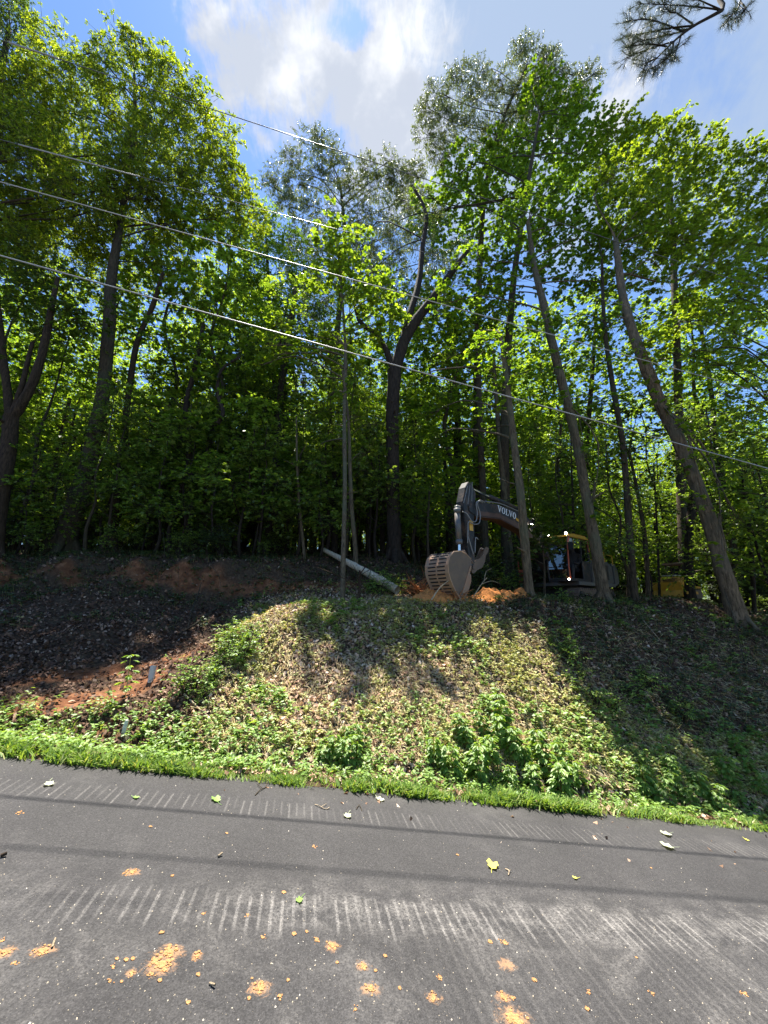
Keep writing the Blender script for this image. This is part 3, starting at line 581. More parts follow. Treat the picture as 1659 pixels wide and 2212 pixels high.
hero('leaning_sapling', 'thin grey sapling leaning left behind the fallen log', 'sapling',
     [(768, 1192, 13.5, 11), (760, 1100, 13.5, 9), (756, 1000, 13.5, 8), (752, 900, 13.6, 6), (740, 800, 13.7, 4)], M['barkpale'],
     Ls(13.7, (740, 850, 26), (770, 900, 22), (735, 940, 20), (790, 980, 18)), M['maple'], T_MAPLE, .13, 18, 7, .35, 'flat', 19, hollow=.1)
hero('dark_forked_tree', 'big dark forked trunk in the middle of the picture, silver leaves above', 'tree',
     [(853, 1207, 15.5, 32), (850, 1120, 15.5, 29), (848, 1000, 15.5, 28), (848, 900, 15.5, 28), (852, 800, 15.5, 29)], M['barkdark'],
     Ls(18, (905, 440, 34, 2), (850, 500, 34, 3), (905, 520, 34, 2), (820, 570, 30, 3), (770, 560, 28, 3.5), (880, 620, 28, 2), (930, 680, 26), (960, 600, 34), (1000, 540, 30), (940, 470, 30)), M['silver'], T_LONG, .15, 34, 8, .4, 'hang', 20, lo=.75,
     forks=([(853, 802, 15.5, 24), (872, 740, 15.6, 22), (900, 690, 15.7, 20), (935, 645, 15.9, 17), (975, 590, 16.2, 13), (1010, 540, 16.5, 8)],
            [(851, 805, 15.5, 17), (838, 765, 15.6, 14), (815, 725, 15.8, 12), (775, 690, 16, 9), (760, 620, 17, 6)],
            [(868, 745, 15.6, 15), (885, 680, 16, 14), (905, 610, 16.8, 12), (912, 540, 17.6, 10), (920, 460, 18.5, 8), (890, 400, 19.5, 5)],
            [(851, 870, 15.4, 16), (842, 868, 15.3, 13)]))
hero('silver_leaved_tree', 'lower pale silvery treetop left of the dark forked trunk, against the cloud', 'tree',
     [(700, 1190, 27, 16), (712, 900, 27, 14), (730, 700, 27, 11), (745, 520, 27.5, 8), (735, 400, 28, 4)], M['bark'],
     Ls(27, (600, 385, 24), (628, 345, 24), (665, 310, 24), (690, 295, 16), (705, 325, 26), (640, 400, 30), (690, 385, 32), (730, 360, 28), (620, 440, 28), (580, 400, 14), (680, 460, 34), (760, 400, 28), (795, 360, 22), (810, 400, 32), (845, 345, 22), (860, 390, 34), (895, 365, 24),
        (880, 430, 34), (780, 460, 34), (830, 480, 34), (740, 520, 34), (650, 520, 32), (700, 570, 34), (790, 540, 34), (860, 560, 34), (820, 620, 36), (900, 500, 34), (760, 610, 36), (885, 660, 34), (690, 640, 38), (640, 590, 34), (940, 560, 34), (940, 640, 34)), M['silver'], T_LONG, .24, 30, 9, .5, 'hang', 120, lo=.5)
hero('silver_leaved_tree', 'tallest treetop right of centre with pale silvery hanging leaves', 'tree',
     [(1035, 1200, 21, 18), (1030, 900, 21, 16), (1035, 600, 22, 13), (1050, 400, 22.5, 10), (1090, 250, 23, 7), (1140, 140, 23, 4)], M['bark'],
     Ls(23, (925, 235, 26), (945, 200, 26), (920, 290, 24), (960, 260, 34), (1000, 190, 32), (985, 165, 22), (1035, 160, 24), (1045, 215, 36), (1000, 290, 38), (950, 330, 32), (1085, 170, 30), (1120, 115, 24), (1140, 95, 16), (1150, 145, 34), (1185, 120, 22),
        (1190, 160, 30), (1110, 220, 40), (1160, 220, 40), (1215, 175, 26), (1245, 200, 24), (1270, 160, 20), (1285, 165, 14), (1235, 240, 24), (1070, 280, 38), (1110, 300, 34), (1200, 260, 30)), M['silver'], T_LONG, .22, 32, 9, .5, 'hang', 21, lo=.6)
hero('maple_tree', 'tall maple in the right half with a narrow pointed bright green top', 'tree',
     [(1095, 1200, 17.5, 20), (1090, 1000, 17.5, 18), (1095, 800, 17.5, 16), (1110, 600, 18, 12), (1140, 400, 18.5, 8), (1165, 250, 19, 4)], M['bark'],
     Ls(21, (1165, 165, 22), (1150, 200, 28), (1195, 190, 26), (1170, 240, 36), (1225, 225, 30), (1260, 215, 20), (1240, 260, 32), (1200, 290, 42), (1140, 300, 40), (1110, 340, 40), (1070, 320, 30), (1045, 330, 24), (1060, 380, 40), (1000, 370, 34), (970, 400, 32), (1010, 430, 46),
        (1110, 410, 50), (1180, 370, 50), (1250, 330, 44), (950, 450, 38), (1060, 470, 50), (980, 500, 46), (1130, 480, 50), (910, 420, 24), (900, 470, 26), (1290, 280, 30), (1280, 370, 44)), M['maple'], T_TULIP, .2, 13, 9, .45, 'flat', 22, lo=.55)
hero('leaning_tree', 'pale trunk leaning left in front of the excavator cab, with large maple leaves above', 'tree',
     [(1304, 1285, 12.3, 27), (1290, 1200, 12.3, 23), (1268, 1080, 12.4, 20), (1240, 930, 12.6, 18), (1212, 820, 12.8, 19), (1190, 730, 13.2, 17), (1172, 650, 13.8, 15), (1155, 580, 14.5, 12), (1140, 480, 15.3, 8)], M['barkpale'],
     Ls(15.6, (1180, 415, 34), (1215, 400, 30), (1150, 450, 40), (1225, 450, 44), (1270, 460, 40), (1100, 480, 40), (1190, 500, 50), (1140, 540, 46), (1080, 540, 36), (1240, 530, 46), (1290, 540, 40), (1050, 580, 36), (1110, 610, 42), (1010, 560, 30), (1180, 590, 40), (990, 620, 30),
        (1060, 650, 34), (1240, 610, 40), (1300, 610, 40), (960, 660, 28), (1225, 880, 18, -3.3), (1262, 990, 20, -3.3), (1200, 770, 24, -3), (1180, 700, 26, -2.8), (1280, 1090, 16, -3.4), (1320, 700, 28, -2), (1275, 780, 24, -2.4), (1130, 720, 28, -2), (1300, 860, 22, -2.8)), M['maple'], T_TULIP, .17, 15, 8, .4, 'flat', 23, lo=.5)
hero('pale_tree', 'slim pale trunk standing in front of the excavator boom', 'tree',
     [(1144, 1284, 11.6, 19), (1134, 1180, 11.6, 18), (1126, 1080, 11.6, 17), (1113, 980, 11.7, 15), (1104, 900, 11.8, 13), (1092, 800, 12, 10), (1080, 720, 12.2, 7)], M['barkpale'],
     Ls(12, (1130, 810, 26), (1100, 840, 28), (1060, 800, 26), (1165, 850, 22), (1000, 760, 36, 4), (950, 780, 34, 4), (1050, 740, 34), (960, 850, 32, 4), (920, 900, 30, 4), (1000, 880, 34, 4), (940, 950, 28, 4), (1060, 880, 30), (900, 830, 24, 4), (1110, 760, 28), (1140, 740, 24), (1170, 790, 20), (1020, 940, 24, 4)), M['maple'], T_TULIP, .14, 20, 8, .36, 'flat', 24, lo=.5, hollow=.1)
hero('rough_barked_tree', 'stout pinkish-barked trunk leaning left on the right side of the picture', 'tree',
     [(1584, 1300, 12.6, 31), (1558, 1220, 12.6, 27), (1534, 1130, 12.6, 25), (1498, 1030, 12.7, 24), (1462, 945, 12.8, 23), (1430, 880, 12.9, 22), (1398, 800, 12.8, 22), (1370, 725, 13, 18), (1345, 640, 13.4, 15), (1330, 520, 14, 10)], M['barkpink'],
     Ls(14.5, (1345, 470, 60), (1420, 440, 60), (1400, 540, 60), (1480, 520, 60), (1350, 620, 45), (1550, 560, 60), (1450, 620, 50), (1330, 380, 50), (1460, 920, 26, -2.4), (1500, 1000, 22, -2.4), (1440, 860, 24, -2.3), (1520, 1090, 28, -2.4), (1385, 740, 26, -2.3), (1560, 1190, 20, -2.6), (1410, 800, 22, -2.3), (1590, 1120, 26, -2.3)), M['maple2'], T_MAPLE, .17, 16, 9, .45, 'flat', 25, lo=.6)
hero('slim_tree', 'slim dark trunk between the pale leaning trunk and the stout pinkish one', 'tree',
     [(1371, 1290, 13.4, 15), (1362, 1180, 13.4, 14), (1352, 1040, 13.4, 13), (1345, 960, 13.5, 12), (1325, 840, 13.6, 11), (1312, 760, 13.8, 9), (1304, 680, 14, 8), (1300, 560, 14.4, 5)], M['bark'],
     Ls(15.5, (1300, 480, 50), (1360, 520, 45), (1280, 700, 34), (1340, 720, 34), (1400, 700, 40)), M['maple'], T_MAPLE, .17, 15, 8, .42, 'flat', 26)
hero('vine_clad_tree', 'dark vine-clad trunk in front of the yellow machine', 'tree',
     [(1490, 1272, 16.5, 20), (1488, 1180, 16.5, 18), (1494, 1090, 16.5, 15), (1500, 1020, 16.7, 12), (1490, 900, 17, 8)], M['barkdark'],
     Ls(16.6, (1495, 1130, 18), (1500, 1060, 26), (1530, 1000, 40), (1470, 980, 36), (1550, 930, 46), (1480, 900, 40)), M['oakdark'], T_MAPLE, .13, 20, 8, .35, 'flat', 27)
hero('maple_tree', 'bushy maple whose uneven green top fills the upper right of the picture', 'tree',
     [(1480, 1260, 21, 20), (1470, 1000, 21, 18), (1460, 700, 21, 14), (1450, 450, 21, 9), (1440, 320, 21, 5)], M['bark'],
     Ls(20.5, (1310, 290, 34), (1345, 265, 30), (1375, 300, 40), (1420, 290, 34), (1455, 262, 26), (1470, 300, 34), (1400, 360, 60), (1330, 350, 50), (1500, 340, 36), (1470, 400, 60), (1540, 310, 30), (1555, 350, 40), (1360, 440, 60), (1530, 430, 55), (1440, 500, 60), (1600, 400, 40), (1520, 520, 60), (1600, 480, 50)), M['maple2'], T_MAPLE, .2, 14, 9, .5, 'flat', 28, lo=.5)
hero('maple_tree', 'maple at the right edge with a rounded top lower than its neighbour', 'tree',
     [(1760, 1300, 18, 24), (1740, 1000, 18, 20), (1710, 700, 18.5, 16), (1680, 480, 19, 10), (1660, 380, 19, 5)], M['bark'],
     Ls(18.5, (1600, 330, 28), (1640, 345, 34), (1680, 330, 40), (1640, 400, 46), (1590, 560, 60), (1640, 500, 60), (1560, 650, 60), (1480, 680, 50), (1700, 440, 70), (1640, 630, 60), (1530, 740, 50), (1420, 760, 45)), M['maple2'], T_MAPLE, .19, 14, 9, .45, 'flat', 29)
hero('tulip_sapling', 'broad-leaved young tree reaching in from the right edge with the brightest sunlit sprays', 'sapling',
     [(1800, 1320, 11.5, 14), (1760, 1100, 11.6, 13), (1720, 900, 11.8, 11), (1690, 700, 12, 8), (1670, 560, 12.3, 4)], M['bark'],
     Ls(11.8, (1640, 520, 34), (1600, 580, 26), (1655, 600, 40), (1590, 640, 36), (1550, 680, 26), (1640, 690, 40), (1570, 720, 34), (1500, 760, 22), (1540, 790, 28), (1620, 770, 40), (1650, 850, 40), (1560, 850, 26), (1600, 900, 34), (1660, 950, 36), (1540, 930, 22), (1620, 1010, 30), (1580, 1060, 24), (1650, 1090, 34)), M['tulip'], T_TULIP, .14, 18, 7, .36, 'flat', 30, hollow=.1)
hero('dogwood_tree', 'low dark-leaved tree spreading flat layers of leaves above the excavator cab', 'tree',
     [(1400, 1285, 14.2, 9), (1395, 1180, 14.2, 8), (1380, 1080, 14.2, 7), (1360, 980, 14.3, 5)], M['bark'],
     Ls(14.2, (1300, 1000, 44), (1370, 960, 44), (1430, 1010, 40), (1260, 1060, 34), (1350, 1060, 44), (1420, 1100, 34), (1290, 900, 40), (1380, 880, 40), (1450, 930, 34), (1220, 1000, 34), (1210, 1090, 28)), M['oakdark'], T_MAPLE, .13, 20, 8, .4, 'flat', 31, flat=.5)
hero('maple_sapling', 'small sapling with dark maple leaves covering the boom foot beside the cab', 'sapling',
     [(1176, 1282, 12.4, 5), (1176, 1230, 12.4, 4), (1172, 1180, 12.4, 3)], M['bark'],
     Ls(12.4, (1172, 1165, 22), (1150, 1190, 16), (1195, 1175, 18), (1160, 1130, 15), (1200, 1195, 12), (1130, 1200, 12)), M['oakdark'], T_MAPLE, .15, 50, 8, .25, 'flat', 32, flat=.6, hollow=0)
hero('grey_tree', 'straight grey trunk behind the excavator stick', 'tree',
     [(1052, 1235, 17, 15), (1046, 1120, 17, 14), (1040, 1000, 17, 13), (1036, 880, 17, 12), (1030, 700, 17.4, 8)], M['bark'],
     Ls(18, (1020, 700, 44), (1060, 640, 40), (980, 700, 40), (1090, 700, 40)), M['maple'], T_MAPLE, .17, 12, 8, .4, 'flat', 33)
hero('grey_tree', 'grey trunk with a sunlit patch of bark under the excavator boom', 'tree',
     [(1104, 1230, 17.5, 17), (1094, 1120, 17.5, 16), (1086, 1020, 17.5, 15), (1075, 900, 17.7, 11), (1065, 760, 18, 7)], M['barkpale'],
     Ls(18, (1130, 960, 34), (1060, 960, 34), (1160, 1040, 28), (1010, 1010, 30)), M['under'], T_MAPLE, .15, 12, 8, .4, 'flat', 34)
hero('young_maple', 'young maple with a small rounded green crown left of the excavator stick', 'tree',
     [(926, 1225, 15, 6), (924, 1140, 15, 5), (928, 1060, 15, 4)], M['bark'],
     Ls(15, (930, 1020, 34), (900, 1060, 30), (960, 1050, 32), (880, 1090, 24), (975, 1090, 26), (930, 1080, 34), (905, 1120, 24)), M['maple'], T_MAPLE, .1, 36, 8, .3, 'flat', 35)

hero('maple_tree', 'green tree filling the notch between the big left oak and the silvery treetop', 'tree',
     [(600, 1190, 21, 14), (596, 900, 21, 12), (585, 700, 21, 9), (575, 520, 21.5, 5)], M['barkdark'],
     Ls(21.5, (560, 470, 34), (590, 500, 34), (620, 530, 34), (540, 530, 44), (600, 580, 46), (660, 590, 38), (560, 640, 50), (630, 660, 46), (520, 620, 44), (700, 650, 40), (590, 740, 50), (680, 730, 44)), M['maple'], T_LONG, .26, 14, 9, .45, 'flat', 130, lo=.4)
hero('maple_tree', 'green maple filling the space between the pale leaning trunk and the slim dark trunk', 'tree',
     [(1260, 1260, 22, 14), (1265, 1000, 22, 12), (1280, 800, 22, 9), (1290, 640, 22.5, 5)], M['barkdark'],
     Ls(22, (1240, 680, 44), (1300, 640, 44), (1350, 690, 46), (1260, 760, 50), (1330, 780, 46), (1210, 830, 44), (1290, 860, 50), (1380, 850, 44), (1230, 920, 44), (1330, 950, 46), (1150, 900, 40), (1170, 780, 40), (1400, 760, 40), (1180, 690, 36)), M['far'], T_MAPLE, .2, 13, 9, .45, 'flat', 131, lo=.3)
hero('maple_tree', 'green maple standing behind the stout pinkish trunk near the right edge', 'tree',
     [(1560, 1270, 22, 14), (1550, 1000, 22, 12), (1530, 800, 22, 9), (1500, 640, 22.5, 5)], M['barkdark'],
     Ls(22, (1450, 690, 46), (1500, 650, 44), (1550, 690, 46), (1620, 700, 46), (1480, 780, 44), (1560, 800, 50), (1640, 800, 46), (1440, 860, 40), (1520, 900, 50), (1610, 920, 50), (1480, 980, 40), (1560, 1000, 46), (1640, 1030, 46), (1590, 1100, 44), (1500, 1080, 34)), M['far'], T_MAPLE, .2, 14, 9, .45, 'flat', 132, lo=.25)
hero('maple_tree', 'green tree standing between the big dark forked trunk and the excavator stick', 'tree',
     [(985, 1225, 22, 14), (990, 1000, 22, 12), (985, 800, 22, 9), (975, 680, 22.5, 5)], M['barkdark'],
     Ls(22, (960, 700, 40), (1010, 680, 40), (1050, 740, 44), (980, 780, 46), (920, 790, 34), (1080, 820, 44), (1000, 860, 46), (930, 880, 40), (1060, 930, 44), (980, 960, 44), (1110, 700, 36), (1120, 920, 34)), M['far'], T_MAPLE, .2, 13, 9, .45, 'flat', 133, lo=.3)
# ------------------------------------------------------------------ forest behind: one of each kind, then copies
def build_tree_kind(name, H, clear, spread, rad, bark, leaf, tmpl, size, dens, m, style, seed, twig=False):
    dens = dens * (1.0 if H > 12 else 1.3)
    rng = np.random.default_rng(seed); e = empty(name); w = Wood(seed)
    lean = rng.normal(0, .02, 2) * H
    T = [np.array([lean[0] * t * t, lean[1] * t * t, H * t - .2]) + np.r_[rng.normal(0, .012 * H, 2) * (t > 0), 0] for t in np.linspace(0, 1, 7)]
    Rr = [rad * (1.25 if t == 0 else 1) * (1 - .9 * t) + .01 for t in np.linspace(0, 1, 7)]
    w.limb(T, Rr, 9, 3)
    LB = []; nl = int(H * 1.1)
    for i in range(nl):
        h = clear + (H - clear) * (i + .5) / nl * 1.02; tt = (h - clear) / max(.1, H - clear)
        a = i * 2.4 + rng.uniform(-.5, .5); sp = spread * (1 - .75 * tt ** 1.5) * rng.uniform(.4, 1)
        c0 = np.array([lean[0] * (h / H) ** 2, lean[1] * (h / H) ** 2, 0]); LB.append((c0 + np.array([math.cos(a) * sp, math.sin(a) * sp, h]), spread * rng.uniform(.35, .55) * (1 - .35 * tt)))
    limbs_to(w, T, Rr, LB, rng, lo=.15)
    w.build('trunk', bark, e); crown('crown', LB, leaf, tmpl, size, dens, m, .5, style, seed, e, flat=.55, bark=bark if twig else None)
    return e
def copy_thing(o, loc, rz, s):
    c = o.copy(); C.objects.link(c); c.location = loc; c.rotation_euler = (0, 0, rz); c.scale = (s, s, s * random.uniform(.9, 1.12))
    for ch in list(o.children):
        d = ch.copy(); C.objects.link(d); d.parent = c
        for g in ch.children:
            k = g.copy(); C.objects.link(k); k.parent = d
    return c
def zone_words(x, y, what):
    t = x / y
    z = [(-.62, 'left of the thick oak trunk'), (-.28, 'between the thick oak and the ivy trunk'), (.0, 'between the ivy trunk and the dark forked trunk'), (.28, 'between the dark forked trunk and the excavator boom'),
         (.5, 'behind the excavator cab'), (.72, 'between the cab and the stout pinkish trunk'), (9, 'right of the stout pinkish trunk')]
    w = next(q for lim, q in z if t < lim)
    return what + ' ' + w
used = set()
def place(kinds, loc, rz, s, label, cat, group):
    o = kinds[random.randrange(len(kinds))]
    if o.name in used: o = copy_thing(o, loc, rz, s)
    else: used.add(o.name); o.location = loc; o.rotation_euler = (0, 0, rz); o.scale = (s, s, s)
    tag(o, label, cat, group); return o
FT = [build_tree_kind('forest_tree', 19, 4.5, 3.8, .20, M['barkdark'], M['far'], T_OVAL, .27, 4.2, 9, 'flat', 101),
      build_tree_kind('forest_tree', 17, 3.0, 3.4, .15, M['bark'], M['far'], T_MAPLE, .25, 4.5, 9, 'flat', 102),
      build_tree_kind('forest_tree', 21, 5.5, 3.7, .24, M['bark'], M['maple'], T_OVAL, .27, 4.5, 9, 'flat', 103),
      build_tree_kind('forest_tree', 15, 2.4, 3.1, .11, M['barkdark'], M['far'], T_OVAL, .25, 4.8, 9, 'flat', 104)]
UT = [build_tree_kind('understory_tree', 6.5, 1.6, 2.0, .06, M['barkdark'], M['under'], T_MAPLE, .17, 11, 8, 'flat', 111, True),
      build_tree_kind('understory_tree', 8.5, 2.2, 2.2, .07, M['bark'], M['under'], T_OVAL, .18, 9, 8, 'flat', 112, True),
      build_tree_kind('understory_tree', 5.0, 1.0, 1.7, .045, M['barkdark'], M['far'], T_MAPLE, .15, 13, 8, 'flat', 113, True)]
def build_shrub(name, H, leaf, size, seed, n=9):
    rng = np.random.default_rng(seed); e = empty(name); w = Wood(seed); LB = []
    for i in range(n):
        a = rng.uniform(0, 6.28); r = rng.uniform(.1, .6) * H; tip = np.array([math.cos(a) * r, math.sin(a) * r, H * rng.uniform(.45, 1)])
        w.limb([np.array([0, 0, -.1]), tip * np.array([.4, .4, .6]), tip], [.014, .01, .005], 4, 2); LB.append((tip, H * .28))
    w.build('stem', M['barkdark'], e); crown('foliage', LB, leaf, T_OVAL, size, 38 / H, 7, .25, 'flat', seed, e, flat=.8, hollow=0, bark=M['barkdark']); return e
SH = [build_shrub('forest_shrub', 1.1, M['under'], .12, 121), build_shrub('forest_shrub', .8, M['under'], .10, 122), build_shrub('forest_shrub', 1.5, M['vine'], .13, 123, 12)]
def sx(tx, Y): return tx * Y
rng = np.random.default_rng(55); taken = []
def ok(x, y, d):
    for a, b in taken:
        if (a - x) ** 2 + (b - y) ** 2 < d * d: return False
    taken.append((x, y)); return True
def clear_zone(x, y):       # the machines and the ground they work on
    return (1.0 < x < 11.5 and y < 19.0) or (11 < x < 20 and 14 < y < 23.5)
n = 0
for k in range(3000):
    if n >= 270: break
    Y = 16.5 + 62 * rng.uniform() ** 1.35; tx = rng.uniform(-1.35, 1.45); x = tx * Y
    if clear_zone(x, Y) or (Y < 21 and -4 < x < 3) : continue
    if tx > .45 and Y > 34 and rng.uniform() < .25: continue
    if not ok(x, Y, 1.4 + Y * .025): continue
    big = [FT[0], FT[1], FT[2], FT[3]] if Y > 20 else [FT[1], FT[3]]
    sc_ = rng.uniform(.8, 1.12) * (.78 if tx > .3 else 1)
    place(big, (x, Y, hz(x, Y) - .1), rng.uniform(0, 6.3), sc_, zone_words(x, Y, 'nearer forest tree' if Y < 27 else ('forest tree deep in the wood' if Y < 45 else 'distant forest tree')), 'tree', zone_words(x, Y, 'nearer forest trees' if Y < 27 else ('deep forest trees' if Y < 45 else 'distant forest trees'))); n += 1
n = 0
for k in range(3000):
    if n >= 60: break
    Y = 21 + 24 * rng.uniform(); tx = rng.uniform(-.45, 1.15); x = tx * Y
    if clear_zone(x, Y) or not ok(x, Y, 1.7): continue
    place(FT, (x, Y, hz(x, Y) - .1), rng.uniform(0, 6.3), rng.uniform(.85, 1.1), zone_words(x, Y, 'nearer forest tree' if Y < 27 else 'forest tree deep in the wood'), 'tree', zone_words(x, Y, 'nearer forest trees' if Y < 27 else 'deep forest trees')); n += 1
n = 0
for k in range(3000):
    if n >= 250: break
    Y = 14.2 + 38 * rng.uniform() ** 1.4; tx = rng.uniform(-1.25, 1.35); x = tx * Y
    if clear_zone(x, Y) or (Y < 15.5 and x > -3.5) or (.68 < tx < .84 and Y < 19): continue
    if not ok(x, Y, .9 + Y * .02): continue
    place(UT, (x, Y, hz(x, Y) - .05), rng.uniform(0, 6.3), rng.uniform(.75, 1.15) + .02 * (Y - 14), zone_words(x, Y, 'low leafy tree at the wood edge' if Y < 21 else 'low leafy understory tree'), 'tree', zone_words(x, Y, 'understory trees at the edge' if Y < 21 else 'understory trees')); n += 1
for i, (px, Y, s_, w_) in enumerate([(30, 13.6, .75, 'leafy sapling in the shade by the left edge'), (95, 14.2, .9, 'leafy sapling between the forked tree and the thick oak'), (185, 13.8, .7, 'leafy sapling standing close in front of the thick oak trunk'), (215, 15.2, 1.0, 'taller sapling just behind the thick oak trunk'),
        (330, 14.0, .8, 'leafy sapling right of the slim reddish trunk'), (380, 14.6, 1.0, 'leafy sapling under the crooked dark-leaved tree'), (450, 14.1, .8, 'leafy sapling above the hanging roots'), (520, 14.8, 1.0, 'leafy sapling left of the ivy trunk'), (640, 15.2, .9, 'leafy sapling right of the ivy trunk'),
        (690, 14.6, .7, 'low sapling behind the upper end of the fallen log'), (800, 16.2, .9, 'leafy sapling between the slender pale sapling and the dark forked trunk'), (900, 16.8, .9, 'leafy sapling right of the dark forked trunk'), (1215, 16.4, .95, 'leafy sapling rising behind the excavator cab'),
        (1340, 13.9, .72, 'leafy sapling against the slim dark trunk'), (1392, 14.2, .6, 'leafy sapling between the slim dark trunk and the yellow dozer'), (1562, 14.6, .7, 'leafy sapling right of the yellow dozer'), (1575, 15.4, 1.1, 'leafy sapling behind the base of the stout pinkish trunk'),
        (1640, 13.9, .9, 'leafy sapling at the right edge beside the stout pinkish trunk'), (1690, 13.2, 1.0, 'leafy sapling at the far right edge, partly out of the picture')]):
    p = P(px, 1200, Y); place(UT, (p[0], Y, hz(p[0], Y) - .05), i * 1.3, s_, w_, 'sapling', 'saplings along the wood edge'); taken.append((p[0], Y))
n = 0
for k in range(4000):
    if n >= 170: break
    Y = 13.3 + 22 * rng.uniform() ** 1.5; tx = rng.uniform(-1.2, 1.3); x = tx * Y
    if (1.5 < x < 10.5 and Y < 17.5) or (10.5 < x < 17 and 13 < Y < 21.5): continue
    if -1.5 < x < 1.5 and Y < 14.5: continue
    if .7 < tx < .84 and Y < 19: continue
    if not ok(x, Y, .5): continue
    place(SH, (x, Y, hz(x, Y)), rng.uniform(0, 6.3), rng.uniform(.6, 1.2), zone_words(x, Y, 'leafy shrub at the bank top' if Y < 18 else 'leafy forest floor shrub'), 'shrub', zone_words(x, Y, 'shrubs near the bank top' if Y < 18 else 'forest floor shrubs')); n += 1
for px, py, Y, s in ((1100, 1262, 13.8, .9), (1075, 1250, 14.3, 1.1), (1120, 1240, 14.5, 1.0), (1035, 1262, 14.2, .7)):
    p = P(px, py, Y); place(SH, (p[0], p[1], hz(p[0], p[1])), rng.uniform(0, 6), s, 'pale-leaved shrub between the bucket thumb and the pale trunk', 'shrub', 'shrubs beside the bucket')
for x, y in ((-9, -16), (-3, -18), (4, -17), (11, -16), (17, -13), (-16, -14)):          # the far side of the road
    place(FT, (x, y, hz(x, y)), rng.uniform(0, 6), .9, 'tree on the low side of the road behind the viewer', 'tree', 'trees across the road')
def far_woods():
    rg = np.random.default_rng(77); n = 60000; x = rg.uniform(-125, 125, n); y = 84 + rg.uniform(-6, 6, n) - np.abs(x) * .12; g = height(x[::50], y[::50]).repeat(50)[:n]
    top = 19 + 9 * fbm(x * .12, x * 0, 4, 41) * 2 - np.clip(x / 12, -2, 5.5); hgt = rg.uniform(-.02, 1, n) * top * rg.uniform(.7, 1, n); q = fbm(x * .35, hgt * .5, 3, 43) + .5
    k = rg.uniform(0, 1, n) < np.clip(q * 2.2 - .25, .1, 1); pos = np.c_[x, y, g + hgt][k]; N_ = len(pos)
    link_ = link('far_woods', leaves_mesh('far_woods', T_OVAL, pos, rg.normal(0, 1, (N_, 3)), np.array([0, -.5, 1.0]) + rg.normal(0, .6, (N_, 3)), rg.uniform(.5, 1.1, N_), M['far'])); tag(link_, kind='stuff')
far_woods()
# bare thin stems standing in the shade
def thin_stem(px0, py0, px1, py1, Y, w, label, bark='barkdark'):
    a, b = P(px0, py0, Y), P(px1, py1, Y + .3); g = hz(a[0], a[1]); a = np.array([a[0], a[1], g - .1]); e = empty('bare_sapling', tuple(a)); W = Wood(int(px0))
    r = w / 2 * RAD(px0, py0, Y); rg = np.random.default_rng(int(px0)); mid = (a + b) / 2 + rg.normal(0, .08, 3)
    W.limb([a - a, mid - a, b - a], [r, r * .8, r * .5], 7, 5)
    for q in range(7):
        t = rg.uniform(.35, 1); c = (b - a) * t; d = c + np.array([rg.normal(0, .5), rg.normal(0, .5), rg.uniform(.2, .7)]); W.limb([c, (c + d) / 2 + rg.normal(0, .05, 3), d], [r * .35, r * .25, r * .1], 4, 2)
    W.build('stem', M[bark], e); tag(e, label, 'sapling', 'bare thin saplings at the wood edge'); return e
for i, a in enumerate([(660, 1190, 640, 900, 14.5, 8, 'thin pale stem just right of the ivy trunk', 'barkpale'), (545, 1200, 575, 1030, 15, 6, 'thin stem leaning right beside the ivy trunk'), (722, 1190, 720, 960, 17, 14, 'dark trunk just left of the slender pale sapling'),
          (795, 1195, 792, 900, 18, 11, 'thin black stem midway between the pale sapling and the big dark trunk'), (826, 1200, 822, 950, 18, 14, 'black stem close to the left side of the big dark trunk'), (905, 1215, 902, 960, 19, 8, 'thin black stem right of the big dark trunk'),
          (970, 1225, 960, 980, 20, 15, 'dark trunk showing left of the excavator stick'), (80, 1180, 150, 860, 17, 15, 'dark leaning trunk left of the thick oak', 'barkred'), (100, 1180, 118, 960, 20, 10, 'narrow dark stem behind the leaning trunk at left'),
          (360, 1190, 372, 980, 18, 11, 'dark stem in the shade right of the reddish trunk'), (440, 1190, 455, 960, 19, 9, 'thin dark stem deep in the shade left of the ivy trunk'), (500, 1190, 505, 980, 19, 8, 'thin dark stem in the shade, nearest left of the ivy trunk'),
          (1545, 1262, 1540, 900, 17, 9, 'thin dark stem right of the vine-clad trunk'), (1420, 1270, 1412, 1000, 17, 6, 'thin stem just left of the yellow machine'), (1620, 1290, 1600, 1000, 15, 10, 'dark stem right of the stout pinkish trunk'),
          (1245, 1290, 1232, 900, 15.5, 6, 'thin stem behind the pale leaning trunk'), (772, 1310, 777, 1232, 10.4, 8, 'short bare stem beside the slender pale sapling', 'barkred')]): thin_stem(*a)

# ------------------------------------------------------------------ ground cover
def scatter(n, tx0, tx1, y0, y1, rg, pw=1.0):
    t = rg.uniform(0, 1, n); Y = y0 * (y1 / y0) ** t if pw == 1 else y0 + (y1 - y0) * t ** pw
    tx = rg.uniform(tx0, tx1, n); return tx * Y, Y
def normals(x, y, e=.08):
    z0 = height(x, y); zx = height(x + e, y); zy = height(x, y + e); n = unit(np.c_[-(zx - z0) / e, -(zy - z0) / e, np.ones(len(x))]); return z0, n
TXL, TXR = -1.25, 1.3
def field(px_fn): pass
